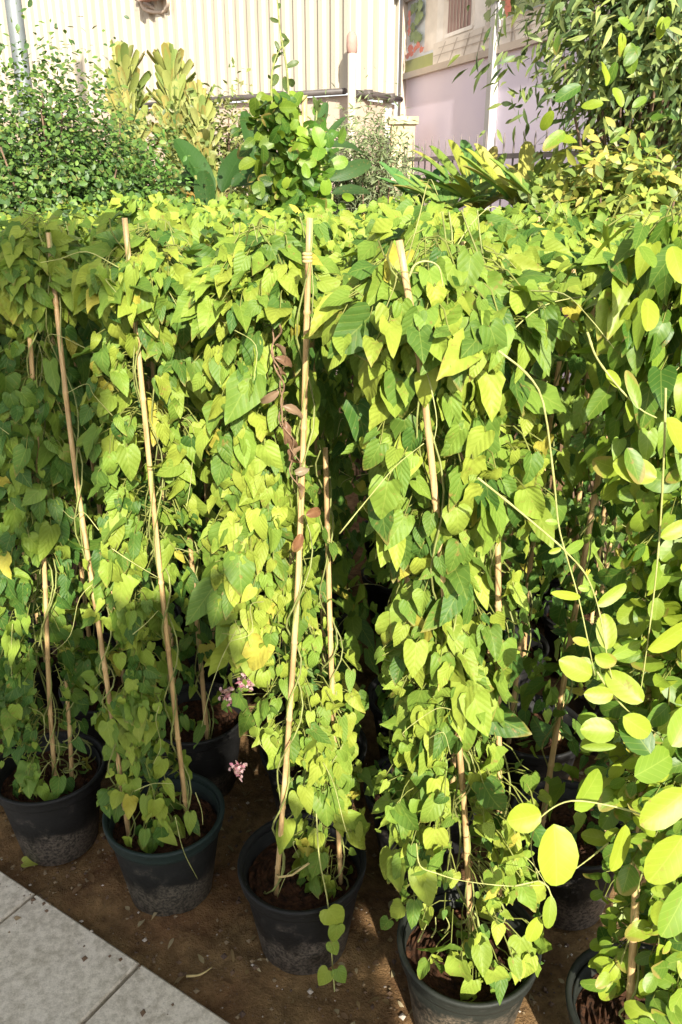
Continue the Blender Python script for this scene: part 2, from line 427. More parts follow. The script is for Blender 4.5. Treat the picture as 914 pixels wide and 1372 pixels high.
def scatter_vine(root, org, env, Y, n, rng, canes=(), keep=(), hi=True, green=0.0, bias=.8, top=1.365, ntop=190, zpow=1.0, gaps=(), sizes=(.022, .062), ydepth=.9, topr=1.15, bright=1.0):
    """leaves round an envelope; canes = world polylines that stay in view over their keep ranges (z0, z1)"""
    L = Leaves(); st = MB()
    z0, z1 = env[0, 0], min(env[-1, 0], top)
    wts = np.interp(np.linspace(z0, z1, 60), env[:, 0], env[:, 2])
    dens = np.interp(np.linspace(z0, z1, 60), [z0, z0 + .15, z0 + .45, z1], [.55, .75, 1.0, 1.15]) * wts
    cdf = np.cumsum(dens); cdf /= cdf[-1]
    z = np.interp(rng.rand(n), cdf, np.linspace(z0, z1, 60))
    xc = np.interp(z, env[:, 0], env[:, 1]); R = np.interp(z, env[:, 0], env[:, 2])
    # mostly the camera side of the column, some all round
    phi = np.where(rng.rand(n) < .72, -PI / 2 + rng.normal(0, .85, n), rng.rand(n) * 2 * PI)
    rr = np.maximum(R - .003, .03) * np.sqrt(np.clip(.15 + 1.0 * rng.rand(n), 0, 1.12)) * (1 + .16 * np.sin(z * 23 + rng.rand() * 6))
    o = np.stack([np.cos(phi), np.sin(phi), 0 * phi], 1)
    pos = np.stack([xc + rr * o[:, 0], Y + rr * o[:, 1] * ydepth, z], 1)
    L_ = sizes[0] + (sizes[1] - sizes[0]) * rng.beta(1.5, 1.5, n)
    small = rng.rand(n) < .25; L_[small] *= .55; L_[rng.rand(n) < .14] *= 1.4; L_ = np.minimum(L_, .080)
    nr = norm(o * .55 + FACE * bias + rng.normal(0, .48, (n, 3)))
    tip = np.array([0, 0, -1.0]) + o * .25 + rng.normal(0, .34, (n, 3))
    # the crown of the plant: leaves lying over the top
    if ntop:
        xt, rt = np.interp(top, env[:, 0], env[:, 1]), np.interp(top, env[:, 0], env[:, 2]) * topr
        q = rng.rand(ntop) * 2 * PI; ra = rt * np.sqrt(rng.rand(ntop))
        ot = np.stack([np.cos(q), np.sin(q), 0 * q], 1)
        pt = np.stack([xt + ra * ot[:, 0], Y + ra * ot[:, 1], top + .01 + .045 * rng.rand(ntop) - .08 * (ra / rt) ** 2], 1)
        nt_ = norm(np.array([0, -.35, .75]) + FACE * .35 + rng.normal(0, .38, (ntop, 3)))
        tt = ot * .6 + np.array([0, -.5, -.35]) + rng.normal(0, .45, (ntop, 3))
        pos = np.vstack([pos, pt]); nr = np.vstack([nr, nt_]); tip = np.vstack([tip, tt]); o = np.vstack([o, ot])
        L_ = np.concatenate([L_, (sizes[0] + (sizes[1] - sizes[0]) * .8 * rng.rand(ntop))])
    cen = pos + norm(tip) * L_[:, None] * .45
    ok = np.ones(len(pos), bool)
    px, py = project(cen)
    for c, kp in zip(canes, keep):
        c = np.asarray(c); cx, cy = project(c)
        for (a, b) in kp:                                   # photo rows where the cane shows
            cxx = np.interp(py, cy[::-1], cx[::-1]); cyy = np.interp(py, cy[::-1], c[::-1, 1])
            hid = (py > a) & (py < b) & (np.abs(px - cxx) < 12 + L_ * 230) & (cen[:, 1] < cyy + .02)
            ok &= ~hid
    for (x0, x1, y0, y1, pr) in gaps:
        ok &= ~((px > x0) & (px < x1) & (py > y0) & (py < y1) & (rng.rand(len(px)) < pr))
    pos, nr, tip, L_, o = pos[ok], nr[ok], tip[ok], L_[ok], o[ok]
    k = len(pos)
    depth_in = np.clip((pos[:, 2] - .3) / 1.1, 0, 1)
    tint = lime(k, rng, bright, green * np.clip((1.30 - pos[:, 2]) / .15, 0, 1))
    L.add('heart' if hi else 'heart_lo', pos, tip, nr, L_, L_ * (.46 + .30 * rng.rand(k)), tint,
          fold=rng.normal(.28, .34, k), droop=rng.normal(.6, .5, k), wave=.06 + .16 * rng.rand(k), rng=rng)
    if root is not None:
        L.build('foliage', M['vine_leaf'], root)
    return pos, o, L_, L

def stems_for(root, pos, o, axis, rng, n_tend=10, petioles=True, reach=.10):
    for (A, tw) in axis:
        for r_, k_t, rd in ((.010, 1, .0022), (.014, .7, .0018)):
            st = MB(); twine(st, A, r_, tw * k_t, rd, rng); st.build('stem', M['stem'], root)
    for i in (rng.choice(len(pos), min(n_tend, len(pos)), replace=False) if n_tend else ()):
        p = pos[i] + o[i] * .01; d = norm(o[i] * .6 + rng.normal(0, .7, 3)); l = reach * (.5 + rng.rand())
        pts = spline([p, p + d * l * .4 + np.array([0, 0, .012]), p + d * l * .8 + rng.normal(0, .012, 3), p + d * l + np.array([0, 0, -.02])], 14)
        td = MB(); td.tube(pts, np.linspace(.0010, .0005, len(pts)), 4, cap=False)
        td.build('tendril', M['tendril'], root)
def petioles(L, pos, o, rng):
    st = MB()
    for p, q in zip(pos, o):
        b = p - q * (.02 + .03 * rng.rand()) + np.array([rng.normal(0, .008), .012, -.02 + .05 * rng.rand()])
        st.tube([b, (p + b) / 2 + np.array([0, 0, .008]), p], .0011, 3, cap=False)
    n = len(st.v); L.b.append((np.array(st.v), st.f, 1, n, np.tile([[.30, .32, .08]], (n, 1)), np.tile([[.2, .5]], (n, 1))))
def runner(root, pts, rad=.0014, n=18, name='runner'):
    P = spline(pts, n); m = MB(); m.tube(P, np.linspace(rad * .85, rad * .42, len(P)) * (1 + .35 * (np.arange(len(P)) % 6 == 3)), 6); return m.build(name, M['tendril'], root)

def cane_world(pts):
    """(px, py, Y) list -> world polyline, first point pushed into the soil"""
    P = [atY(a, b, y) for a, b, y in pts]
    d = P[0] - P[1]; d = d / np.linalg.norm(d)
    return [P[0] + d * .05] + P

def local(P, org): return np.asarray(P, float) - np.asarray(org, float)

s_, dvec, nvec = .31, np.array([.9, -.44]), np.array([.44, .9])
def rim_center(px, py): return atZ(px, py, POT_H)
POTS = {1: rim_center(65, 1026), 2: rim_center(220, 1086), 3: rim_center(405, 1152), 4: rim_center(628, 1258), 5: rim_center(868, 1350)}
POTS[0] = POTS[1] + (POTS[1] - POTS[2]) * 1.0
def base(i): return np.array([POTS[i][0], POTS[i][1], 0.0])

def front_vine(i, label, env_rows, Yenv, n, cane_px, keep, potmat, seed, **kw):
    rng = np.random.RandomState(seed)
    b = base(i)
    root = thing('potted_vine', label, 'potted vine', b, 0, 'potted heart-leaved vines in the front row')
    make_pot(root, potmat, rng)
    canes = [cane_world([(a, q, Yenv + (y - Yenv) * (.62 if i > 2 else .40)) for a, q, y in c]) for c in cane_px]
    for c in canes:
        cane_mesh([local(p, b) for p in c], .0052, rng).build('cane', M['cane'], root)
    env = envelope(env_rows, Yenv)
    flowers = kw.pop('flowers', ()); tend = kw.pop('tend', 14)
    pos, o, Ls, L = scatter_vine(None, b, env, Yenv, n, rng, canes, keep, **kw)
    for blk in range(len(L.b)):
        P, Fq, nn, nv, ti, uv = L.b[blk]; L.b[blk] = (P - b, Fq, nn, nv, ti, uv)
    petioles(L, pos - b, o, rng)
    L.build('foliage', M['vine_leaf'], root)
    axis = [([local(p, b) for p in c], 7) for c in canes]
    mid = [(env[k, 1] - b[0] + rng.normal(0, .015), Yenv - b[1] + .03, env[k, 0]) for k in range(len(env))]
    axis += [([(0, .02, POT_H - .04)] + mid, 5), ([(.03, .05, POT_H - .04)] + [(x + .04, y + .04, z) for x, y, z in mid], 4)]
    stems_for(root, pos - b, o, axis, rng, tend)
    for (fx, fy, fY, fs) in flowers:
        flower_cluster(root, local(atY(fx, fy, fY), b), rng, 20, fs)
    return root, rng, b

# pot 3: the middle one with the tall pale cane
Y3 = POTS[3][1]
r3, g3, b3 = front_vine(3, 'middle potted vine with a tall pale bare cane leaning in front of it', [
    (300, 265, 440), (450, 270, 425), (600, 275, 425), (750, 285, 445), (900, 300, 470), (1000, 375, 485), (1100, 390, 485), (1175, 400, 470)], Y3 - .01, 1050,
    [[(371, 1183, Y3 - .075), (388, 960, Y3 - .12), (402, 720, Y3 - .145), (415, 292, Y3 - .15)], [(456, 1168, Y3 - .03), (448, 985, Y3 - .06), (443, 860, Y3 - .06), (436, 600, Y3)]],
    [[(285, 1190)], [(1110, 1190), (860, 935)]], M['pot_black'], 31, green=-.12, gaps=[(420, 500, 380, 860, .65), (355, 400, 430, 600, .5)],
    flowers=[(305, 930, Y3 - .05, .014), (330, 915, Y3 - .03, .011), (318, 1030, Y3 - .02, .010)])
# dry twisted stem with curled brown leaves
m = MB(); Pd = [local(atY(x, y, Y3 - .12), b3) for x, y in ((372, 430), (368, 480), (378, 545), (390, 600), (398, 650))]
twine(m, Pd, .005, 3, .0016, g3); twine(m, Pd, .007, 2, .0012, g3); m.build('dry_stem', M['dry_stem'], r3)
L = Leaves(); Pd = spline(Pd, 26)[::2]
L.add('oval', Pd[2:], g3.normal(0, .5, (len(Pd) - 2, 3)) + [0, 0, -1], norm(g3.normal(0, .5, (len(Pd) - 2, 3)) + FACE), .020 + .02 * g3.rand(len(Pd) - 2), .012, np.array([[.30, .19, .12], [.24, .13, .08], [.36, .27, .18]])[g3.randint(0, 3, len(Pd) - 2)], fold=1.4, droop=1.2, wave=.3, rng=g3)
L.add('oval', [local(atY(410, 690, Y3 - .17), b3), local(atY(404, 715, Y3 - .17), b3)], [[.8, 0, .3], [-.4, 0, -1]], FACE, [.028, .034], .015, [.26, .12, .06], fold=1.3, droop=1., wave=.25, rng=g3)
L.build('dry_leaves', M['small_leaf'], r3)
# shoot hanging over the pot rim to the ground
pts = [local(atY(x, y, Yq), b3) for x, y, Yq in ((424, 1090, Y3 - .1), (428, 1150, Y3 - .13), (440, 1215, Y3 - .15), (446, 1300, Y3 - .11), (450, 1345, Y3 - .13))]
m = MB(); m.tube(spline(pts, 20), .0014, 5); m.build('trailing_shoot', M['tendril'], r3)
L = Leaves()
for (x, y, Yq, tx, tz, l) in ((440, 1218, Y3 - .16, .5, -.9, .055), (452, 1240, Y3 - .16, -.2, -1, .04), (440, 1300, Y3 - .13, -.5, -1, .038), (452, 1298, Y3 - .13, .4, -.9, .036), (445, 1262, Y3 - .15, .3, -1, .03)):
    L.add('heart', local(atY(x, y, Yq), b3), [tx, -.1, tz], FACE + g3.normal(0, .2, 3), l, l * .85, lime(1, g3, 1, .1), rng=g3)
L.build('trailing_leaves', M['vine_leaf'], r3)
m = MB(); c0 = local(atY(412, 345, Y3 - .15), b3)
for k in range(3): m.lathe([(.005, -.0022), (.0068, -.001), (.0068, .001), (.005, .0022)], 10, c=(c0[0], c0[1], c0[2] + .0045 * (k - 1)))
m.build('cane_tie', M['tie'], r3)
m = MB(); c0 = local(atY(371, 1172, Y3 - .078), b3)
m.tube([c0, c0 + [.004, -.008, .002], c0 + [.03, -.012, .012], c0 + [.062, -.006, .035]], .0022, 5)
m.build('cane_tie', M['tie'], r3)

# pot 4: nearest, on the right of the middle
Y4 = POTS[4][1]
r4, g4, b4 = front_vine(4, 'nearest potted vine in a scuffed dark green pot with red-brown soil', [
    (285, 445, 730), (450, 455, 730), (600, 478, 735), (750, 510, 715), (900, 525, 680), (1000, 530, 695), (1100, 500, 720), (1190, 520, 720), (1270, 570, 715)], Y4 + .0, 1150,
    [[(630, 1232, Y4 - .02), (622, 1080, Y4 - .06), (608, 930, Y4 - .10), (572, 560, Y4 - .15), (535, 322, Y4 - .16)], [(670, 1180, Y4 + .02), (668, 960, Y4 - .02), (667, 735, Y4 - .05), (660, 560, Y4)]],
    [[(1000, 1232), (525, 700), (325, 372)], [(730, 836), (1090, 1110)]], M['pot_olive'], 47, green=.0, gaps=[(425, 490, 420, 900, .6), (545, 610, 1200, 1300, .8), (650, 720, 1215, 1300, .8), (700, 760, 750, 1010, .8)], sizes=(.024, .068),
    flowers=[(747, 432, Y4 + .06, .02)])
for k in range(3):
    a = local(atY(560 + 18 * k, 1262 - 6 * k, Y4 - .05), b4); runner(r4, [a, a + [.005, -.01, .03], a + [.012 - .01 * k, -.02, .07]], .0018, 8)
for P, dY, rr_ in ((((558, 1130), (563, 1160), (585, 1170), (620, 1180), (680, 1187), (728, 1186)), .17, .0014), (((548, 372), (556, 355), (572, 350), (588, 358), (594, 385)), .17, .0018), (((455, 715), (490, 672), (530, 625), (568, 594)), .17, .0012)):
    runner(r4, [local(atY(x, y, Y4 - dY), b4) for x, y in P], rr_ * .85, 22)

# pot 2
Y2 = POTS[2][1]
r2, g2, b2 = front_vine(2, 'potted vine with two long canes in the black pot with a green-tinged rim', [
    (300, 115, 285), (450, 120, 282), (600, 128, 278), (700, 130, 268), (800, 122, 235), (900, 128, 235), (1000, 140, 250), (1090, 150, 262)], Y2, 980,
    [[(252, 1106, Y2 - .02), (232, 930, Y2 - .08), (212, 740, Y2 - .11), (186, 475, Y2 - .14), (167, 292, Y2 - .14)], [(172, 1114, Y2 - .07), (150, 960, Y2 - .10), (134, 850, Y2 - .05), (97, 600, Y2 + .06), (65, 312, Y2 + .22)]],
    [[(475, 1100), (290, 350)], [(1085, 1118), (850, 940), (380, 610)]], M['pot_green'], 22, green=.05, gaps=[(235, 300, 700, 1010, .8), (105, 150, 760, 860, .5)])
for P in (((150, 735), (180, 755), (214, 775)), ((178, 850), (196, 835), (212, 818)), ((262, 1062), (270, 1085), (272, 1105)), ((235, 1095), (246, 1140), (265, 1178)), ((180, 1060), (205, 1050), (232, 1050))):
    runner(r2, [local(atY(x, y, Y2 - .12), b2) for x, y in P], .0012, 12)

# pot 1 and the one beyond the left edge
Y1 = POTS[1][1]
front_vine(1, 'shaded potted vine in the black pot at the corner of the paving', [
    (300, -10, 120), (450, -20, 120), (600, -30, 125), (800, -20, 118), (900, -15, 112), (1000, 5, 125), (1040, 20, 110)], Y1, 900,
    [[(74, 1046, Y1 - .06), (66, 930, Y1 - .09), (59, 750, Y1 - .10), (42, 480, Y1 - .11), (34, 380, Y1 - .1)], [(96, 1036, Y1 - .02), (94, 990, Y1 - .03), (88, 900, Y1)]],
    [[(750, 1050), (440, 520)], [(1000, 1040)]], M['pot_black'], 13, green=.32, gaps=[(105, 140, 760, 860, .5)])
Y0 = POTS[0][1]
front_vine(0, 'potted vine cut off by the left edge, its cane beside the first pot', [
    (300, -150, 0), (600, -160, 5), (850, -140, 15), (980, -110, 20)], Y0, 520,
    [[(22, 1000, Y0 - .05), (14, 930, Y0 - .07), (2, 850, Y0 - .09), (-20, 650, Y0 - .09)]], [[(850, 930)]], M['pot_black'], 8, green=.32, hi=False)

# ------------------------------------------------------------------ pot 5: oval-leaved climber on the right
rng = np.random.RandomState(91)
Y5 = POTS[5][1]; b5 = base(5)
r5 = thing('potted_climber', 'oval-leaved climber with bright glossy leaves at the right edge', 'potted climber', b5)
make_pot(r5, M['pot_olive'], rng)
cn5 = [cane_world([(843, 1372, Y5 - .03), (852, 1200, Y5 - .03), (872, 900, Y5 + .0), (890, 500, Y5 + .03), (896, 310, Y5 + .04)]),
       cane_world([(930, 1340, Y5 + .02), (925, 1000, Y5 + .0), (915, 400, Y5 + .02)])]
for c in cn5: cane_mesh([local(p, b5) for p in c], .0062, rng).build('cane', M['cane'], r5)
env5 = envelope([(292, 820, 1060), (330, 820, 1070), (600, 815, 1080), (700, 825, 1080), (800, 840, 1080), (900, 830, 1080), (1000, 815, 1080), (1200, 815, 1080), (1320, 800, 1060)], Y5)
n = 2100
z = env5[0, 0] + (env5[-1, 0] - env5[0, 0]) * rng.rand(n); xc = np.interp(z, env5[:, 0], env5[:, 1]); R = np.interp(z, env5[:, 0], env5[:, 2])
phi = np.where(rng.rand(n) < .62, -PI / 2 - .5 + rng.normal(0, .9, n), rng.rand(n) * 6.28)
o = np.stack([np.cos(phi), np.sin(phi), 0 * phi], 1); rr = R * np.sqrt(.10 + 1.0 * rng.rand(n))
pos = np.stack([xc + rr * o[:, 0], Y5 + rr * o[:, 1] * .75, z], 1)
L = Leaves(); l = .019 + .029 * rng.rand(n)
nr = norm(o * .4 + FACE * .6 + rng.normal(0, .42, (n, 3))); tip = o * .6 + rng.normal(0, .55, (n, 3)) + [0, 0, -.35]
px, py = project(pos); cxx = np.interp(py, [300, 1372], [884, 843])
ok = ~((np.abs(px - cxx) < 22) & (py > 1180) & (pos[:, 1] < Y5 - .02)) & ~((px < 835) & (py > 600) & (py < 800))
pos, o, nr, tip, l = pos[ok], o[ok], nr[ok], tip[ok], l[ok]; n = len(pos)
def oval_tint(n, rng, k=0.0):
    a = np.array([.33, .395, .035]); b = np.array([.19, .29, .03]); c = np.array([.06, .14, .02])
    t = np.clip(rng.rand(n) + k, 0, 1)[:, None]
    return np.where(t < .5, a + (b - a) * 2 * t, b + (c - b) * (2 * t - 1)) * (.9 + .2 * rng.rand(n, 1))
px, py = project(pos); hi5 = (py + rng.normal(0, 60, n)) < 640
for kk, sel in (('heart', hi5), ('oval', ~hi5)):
    m_ = int(sel.sum()); tk = tip[sel] * (.45 if kk == 'heart' else 1.0) + ([0, 0, -.9] if kk == 'heart' else [0, 0, 0])
    L.add(kk, (pos - b5)[sel], tk, nr[sel], l[sel] * (1.1 if kk == 'heart' else 1.0), l[sel] * (.52 + .2 * rng.rand(m_)), oval_tint(m_, rng, .08 if kk == 'heart' else 0.0), fold=.3, droop=rng.normal(.4, .35, m_), wave=.05, rng=rng)
petioles(L, pos - b5, o, rng)
L.build('foliage', M['oval_leaf'], r5)
stems_for(r5, pos - b5, o, [([local(p, b5) for p in c], 5) for c in cn5], rng, 0)
# long free shoots with paired leaves
LS = Leaves()
shoots = [[(668, 470), (705, 500), (728, 540), (742, 640), (748, 700), (757, 738), (775, 800), (788, 860), (797, 905)],
          [(640, 640), (690, 680), (740, 722), (757, 738), (785, 770), (802, 815), (812, 870), (820, 910)],
          [(787, 445), (800, 480), (830, 520), (858, 548), (880, 560)],
          [(892, 520), (890, 600), (885, 700), (878, 780), (868, 860), (858, 930)],
          [(800, 900), (820, 930), (850, 960), (890, 990)],
          [(862, 1092), (820, 1080), (765, 1073), (730, 1090), (716, 1112), (712, 1140), (722, 1180)],
          [(815, 1130), (790, 1150), (770, 1165)], [(722, 1180), (735, 1190), (738, 1215), (715, 1235)], [(690, 1187), (722, 1180)]]
YS = .84
for sI in shoots:
    runner(r5, [local(atY(x, y, YS), b5) for x, y in sI], .0015, 30, 'trailing_shoot')
# (x, y of the leaf base, angle of the tip in the picture [deg, 0 right, 90 up], length px, width px, how far towards the camera, yellow)
big = [(742, 1104, -88, 82, 58, .02, 0), (770, 1085, 35, 70, 38, 0, .35), (725, 1090, 195, 46, 42, 0, .15), (838, 1105, 258, 66, 30, .01, .1), (920, 1060, 215, 78, 46, .03, 0),
       (915, 1120, 235, 78, 56, .05, 0), (925, 1180, 240, 84, 44, .05, .1), (756, 742, 28, 36, 14, 0, .1), (752, 735, 200, 18, 8, 0, .2), (778, 800, 172, 48, 12, 0, .2), (790, 862, 165, 26, 12, 0, .2),
       (793, 905, 155, 50, 32, .01, 0), (795, 890, 165, 22, 14, 0, .2), (797, 880, -15, 30, 22, 0, .1), (800, 812, 35, 50, 18, 0, .1), (790, 790, 170, 16, 10, 0, .3), (814, 870, 95, 48, 28, 0, .15),
       (818, 880, 20, 50, 18, 0, .2), (822, 930, 180, 40, 24, .02, 0), (824, 980, 175, 46, 34, .03, 0), (826, 1000, 185, 46, 12, .02, .1), (800, 960, 190, 26, 18, 0, .2),
       (835, 960, -35, 48, 32, .02, .2), (862, 940, 140, 60, 34, .02, .2), (868, 870, 15, 80, 30, .03, .05), (872, 1010, 120, 60, 42, .03, .55), (900, 1000, 60, 60, 40, .03, .6), (850, 1040, 20, 70, 46, .01, .6),
       (738, 1200, -95, 44, 20, .01, .25), (722, 1228, -110, 38, 22, .01, .15), (748, 700, 175, 18, 9, 0, .2), (856, 548, 110, 90, 26, .01, .1), (830, 520, 120, 50, 24, 0, .15), (885, 720, 30, 44, 22, .02, .1),
       (880, 640, 160, 60, 36, .01, .2), (893, 560, -50, 90, 50, .02, .3), (868, 400, -100, 80, 44, .02, .2), (900, 330, -80, 90, 44, .03, .15), (858, 330, -70, 60, 34, .02, .3), (840, 600, -70, 84, 44, 0, .25)]
for (x, y, a, lp, wp, dy, g) in big:
    Yq = YS - dy; p = atY(x, y, Yq); dep = p[1] * cp - (p[2] - HC) * sp
    a = math.radians(a); right = np.array([1., 0, 0]); up = np.array([0, sp, cp])
    tipd = right * math.cos(a) + up * math.sin(a) + FACE * .15
    LS.add('oval', p - b5, tipd, FACE + rng.normal(0, .18, 3), lp * dep / F * (1.0 if y > 620 else .62), wp * dep / F * (1.0 if y > 620 else .62), oval_tint(1, rng, g - .45), fold=.3, droop=.25, wave=.02, rng=rng)
LS.build('shoot_leaves', M['oval_leaf'], r5)

# ------------------------------------------------------------------ rows behind: four kinds built once, then copied
def back_vine(seed, label):
    rng = np.random.RandomState(seed)
    root = thing('potted_vine', label, 'potted vine', (0, 0, 0), 0, 'potted heart-leaved vines in the rows behind')
    make_pot(root, M['pot_black'], rng)
    cs = []
    for k in range(2):
        a = rng.rand() * 6.28
        c = [(.07 * math.cos(a), .07 * math.sin(a), .14), (.05 * math.cos(a), .05 * math.sin(a), .8), (.03 * math.cos(a + .4), .03 * math.sin(a + .4), 1.33 + .05 * rng.rand())]
        cs.append(c); cane_mesh(c, .006, rng).build('cane', M['cane'], root)
    gr = rng.uniform(.25, .45)
    env = np.array([(.2, 0, .095), (.4, rng.normal(0, .01), .115), (.7, rng.normal(0, .02), .12), (1.0, rng.normal(0, .02), .13), (1.22, 0, .16), (1.42, 0, .17)])
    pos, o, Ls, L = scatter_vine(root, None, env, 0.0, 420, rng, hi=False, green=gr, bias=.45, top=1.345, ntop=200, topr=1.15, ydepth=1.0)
    stems_for(root, pos, o, [(c, 6) for c in cs], rng, 5, petioles=False, reach=.12)
    # short shoots standing above the crown
    return root
protos = [back_vine(100 + k, 'x') for k in range(4)]
ordn = {1: 'second', 2: 'third', 3: 'fourth', 4: 'fifth', 5: 'sixth'}
used = 0; P3xy = np.array([POTS[3][0], POTS[3][1]])
anchor = {-4: 'far left', -3: 'seventh from the right edge'}
cells = []
for k in range(1, 6):
    row = []
    for i in range(-4, 9):
        q = P3xy + (i - 3) * s_ * dvec + k * .32 * nvec + (.5 * s_ * dvec if k % 2 else 0) + rs.normal(0, .015, 2)
        px, py = project(np.array([q[0], q[1], 1.35])); 
        if -110 < px < 1120 and q[1] > .8: row.append((px, q))
    row.sort(key=lambda a: a[0]); cells.append((k, row))
nth = ['first', 'second', 'third', 'fourth', 'fifth', 'sixth', 'seventh', 'eighth', 'ninth', 'tenth']
for k, row in cells:
    for j, (px, q) in enumerate(row):
        lab = 'heart-leaved vine in the %s row of pots, %s from the left in that row' % (ordn[k], nth[j])
        if j == 0: lab = 'heart-leaved vine at the left end of the %s row of pots' % ordn[k]
        if j == len(row) - 1: lab = 'heart-leaved vine at the right end of the %s row of pots' % ordn[k]
        rz = rs.uniform(-.6, .6)
        z = 0.0
        if used < 4:
            r = protos[used]; r.location = (q[0], q[1], 0); r.rotation_euler = (0, 0, rz); r['label'] = lab
        else:
            r = dup(protos[rs.randint(4)], (q[0], q[1], 0), rz, lab)
        sc = 1.0 + rs.uniform(-.03, .035); r.scale = (1.0, 1.0, sc)
        used += 1

# ------------------------------------------------------------------ shrubs and plants behind the block
def shrub(name, label, cat, c, rad, n, lsize, lw, tints, seed, kind='oval_lo', mat='small_leaf', up=.3, trunk=True, clump=26, group=None, droop=.4, shape=None, face=.35, tipz=0.0, zmin=.03):
    rng = np.random.RandomState(seed)
    root = thing(name, label, cat, (c[0], c[1], 0), 0, group)
    cz = c[2]; rad = np.array(rad, float)
    d = norm(rng.normal(0, 1, (clump, 3))); cc = d * rad * (rng.rand(clump, 1) ** .4) * .85
    if shape is not None: cc = np.array([shape(q, rng) for q in cc])
    idx = rng.randint(0, clump, n)
    pos = cc[idx] + rng.normal(0, 1, (n, 3)) * rad * .20 + [0, 0, cz]
    ok = pos[:, 2] > zmin + .1 * rng.rand(n); pos = pos[ok]; idx = idx[ok]; n = len(pos)
    out = norm(pos - [0, 0, cz])
    nr = norm(out * .5 + FACE * face + [0, 0, up] + rng.normal(0, .5, (n, 3)))
    tip = out * .7 + rng.normal(0, .7, (n, 3)) + [0, 0, tipz]
    l = lsize[0] + (lsize[1] - lsize[0]) * rng.rand(n)
    tints = np.array(tints); ti = tints[(rng.rand(n) * len(tints)).astype(int)] * (.8 + .4 * rng.rand(n, 1)) * (.8 + .4 * rng.rand(clump, 1)[idx])
    L = Leaves(); L.add(kind, pos, tip, nr, l, l * lw, ti, droop=droop, rng=rng)
    L.build('crown', M[mat], root)
    if trunk:
        m = MB()
        for q in cc:
            e = q + [0, 0, cz]
            b = np.array([rng.normal(0, .02), rng.normal(0, .02), .0])
            mid = np.array([e[0] * .4, e[1] * .4, max(.2, e[2] * .6)]) + rng.normal(0, .03, 3)
            P = spline([b, mid, e], 12); m.tube(P, np.linspace(.012, .003, len(P)), 5)
        m.build('trunk', M['wood'], root)
    return root, rng

GREEN = [(.085, .165, .035), (.11, .21, .04), (.06, .12, .035), (.16, .25, .05)]
p = atY(60, 215, 3.3)
shrub('dense_shrub', 'dense blue-green small-leaved shrub at the left edge', 'shrub', (p[0] - .05, p[1], 1.36), (.56, .4, .52), 24000, (.014, .030), .6, GREEN, 201, clump=90, zmin=1.15)
p = atY(14, 340, 2.1)
shrub('dense_shrub', 'small-leaved shrub growing up among the vines at the left edge', 'shrub', (p[0], p[1], 1.16), (.20, .2, .26), 5200, (.016, .032), .6, GREEN, 212, clump=40, zmin=.8)
p = atY(160, 235, 3.5)
shrub('dense_shrub', 'mid green small-leaved shrub below the yellow upright plants', 'shrub', (p[0], p[1], 1.22), (.32, .3, .42), 12000, (.014, .030), .6, [(.10, .22, .04), (.14, .27, .05), (.06, .15, .03)], 202, clump=40, zmin=1.15)
p = atY(110, 190, 3.9)
shrub('twiggy_shrub', 'loose twiggy olive shrub against the pale cladding', 'shrub', (p[0], p[1], 1.42), (.48, .25, .48), 5200, (.018, .034), .42, [(.16, .18, .06), (.10, .14, .05), (.24, .24, .08)], 203, kind='lance', clump=50, zmin=1.2)
# thin shoots above it
p0 = atY(120, 150, 3.9)
# croton spikes
def croton(px, ytop, ybot, Y, w, seed, label):
    rng = np.random.RandomState(seed)
    t = atY(px, ytop, Y); b = atY(px + 12, ybot, Y)
    root = thing('croton', label, 'croton', (b[0], b[1], 0), 0, 'yellow upright crotons')
    L = Leaves(); H = t[2]; n = 210
    k = np.arange(n); z = b[2] - .35 + (H - .10 - b[2] + .35) * (k / n) ** .9; ph = k * 2.4
    o = np.stack([np.cos(ph), np.sin(ph), 0 * ph], 1)
    lx = (t[0] - b[0]) * (z - b[2]) / max(.01, H - b[2])
    pos = np.stack([lx + .012 * o[:, 0], .012 * o[:, 1], z], 1)
    spread = np.interp(z, [b[2] - .35, H - .25, H - .10], [.95, .62, .22])
    tip = o * spread[:, None] + [0, 0, 1.0] + rng.normal(0, .08, (n, 3))
    nr = o * 1.0 * -.0 + o * .9 + [0, 0, -.25] + FACE * .5 + rng.normal(0, .35, (n, 3))
    ti = np.array([[.34, .36, .10], [.27, .31, .08], [.38, .39, .13], [.20, .26, .07]])[rng.randint(0, 4, n)] * (.9 + .2 * rng.rand(n, 1))
    L.add('crot', pos, tip, nr, w * (1.0 + .35 * rng.rand(n)), w * .29, ti, fold=.7, droop=-.25 + .3 * rng.rand(n), wave=.03, rng=rng)
    n2 = 26; q = rng.rand(n2) * 6.28
    o2 = np.stack([np.cos(q), np.sin(q), 0 * q], 1)
    L.add('crot', np.stack([o2[:, 0] * .03, o2[:, 1] * .03, b[2] - .15 - .2 * rng.rand(n2)], 1), o2 * .8 + [0, 0, .5], o2 * -.2 + [0, 0, 1], w, w * .3, np.array([[.45, .22, .06], [.5, .3, .08]])[rng.randint(0, 2, n2)], rng=rng)
    L.build('foliage', M['broad_leaf'], root)
    m = MB(); m.tube(spline([(0, 0, 0), (.01, .01, b[2] * .6), (0, 0, b[2]), (t[0] - b[0], 0, H - .12)], 14), .011, 6); m.build('stem', M['wood'], root)
croton(163, 70, 185, 4.5, .135, 301, 'left of the two tall yellow feathery crotons before the cladding')
croton(226, 72, 190, 4.4, .135, 302, 'right of the two tall yellow feathery crotons, the fuller one')
croton(262, 115, 220, 4.3, .11, 303, 'short yellow croton at the foot of the tall pair')
p = atY(300, 170, 4.4)
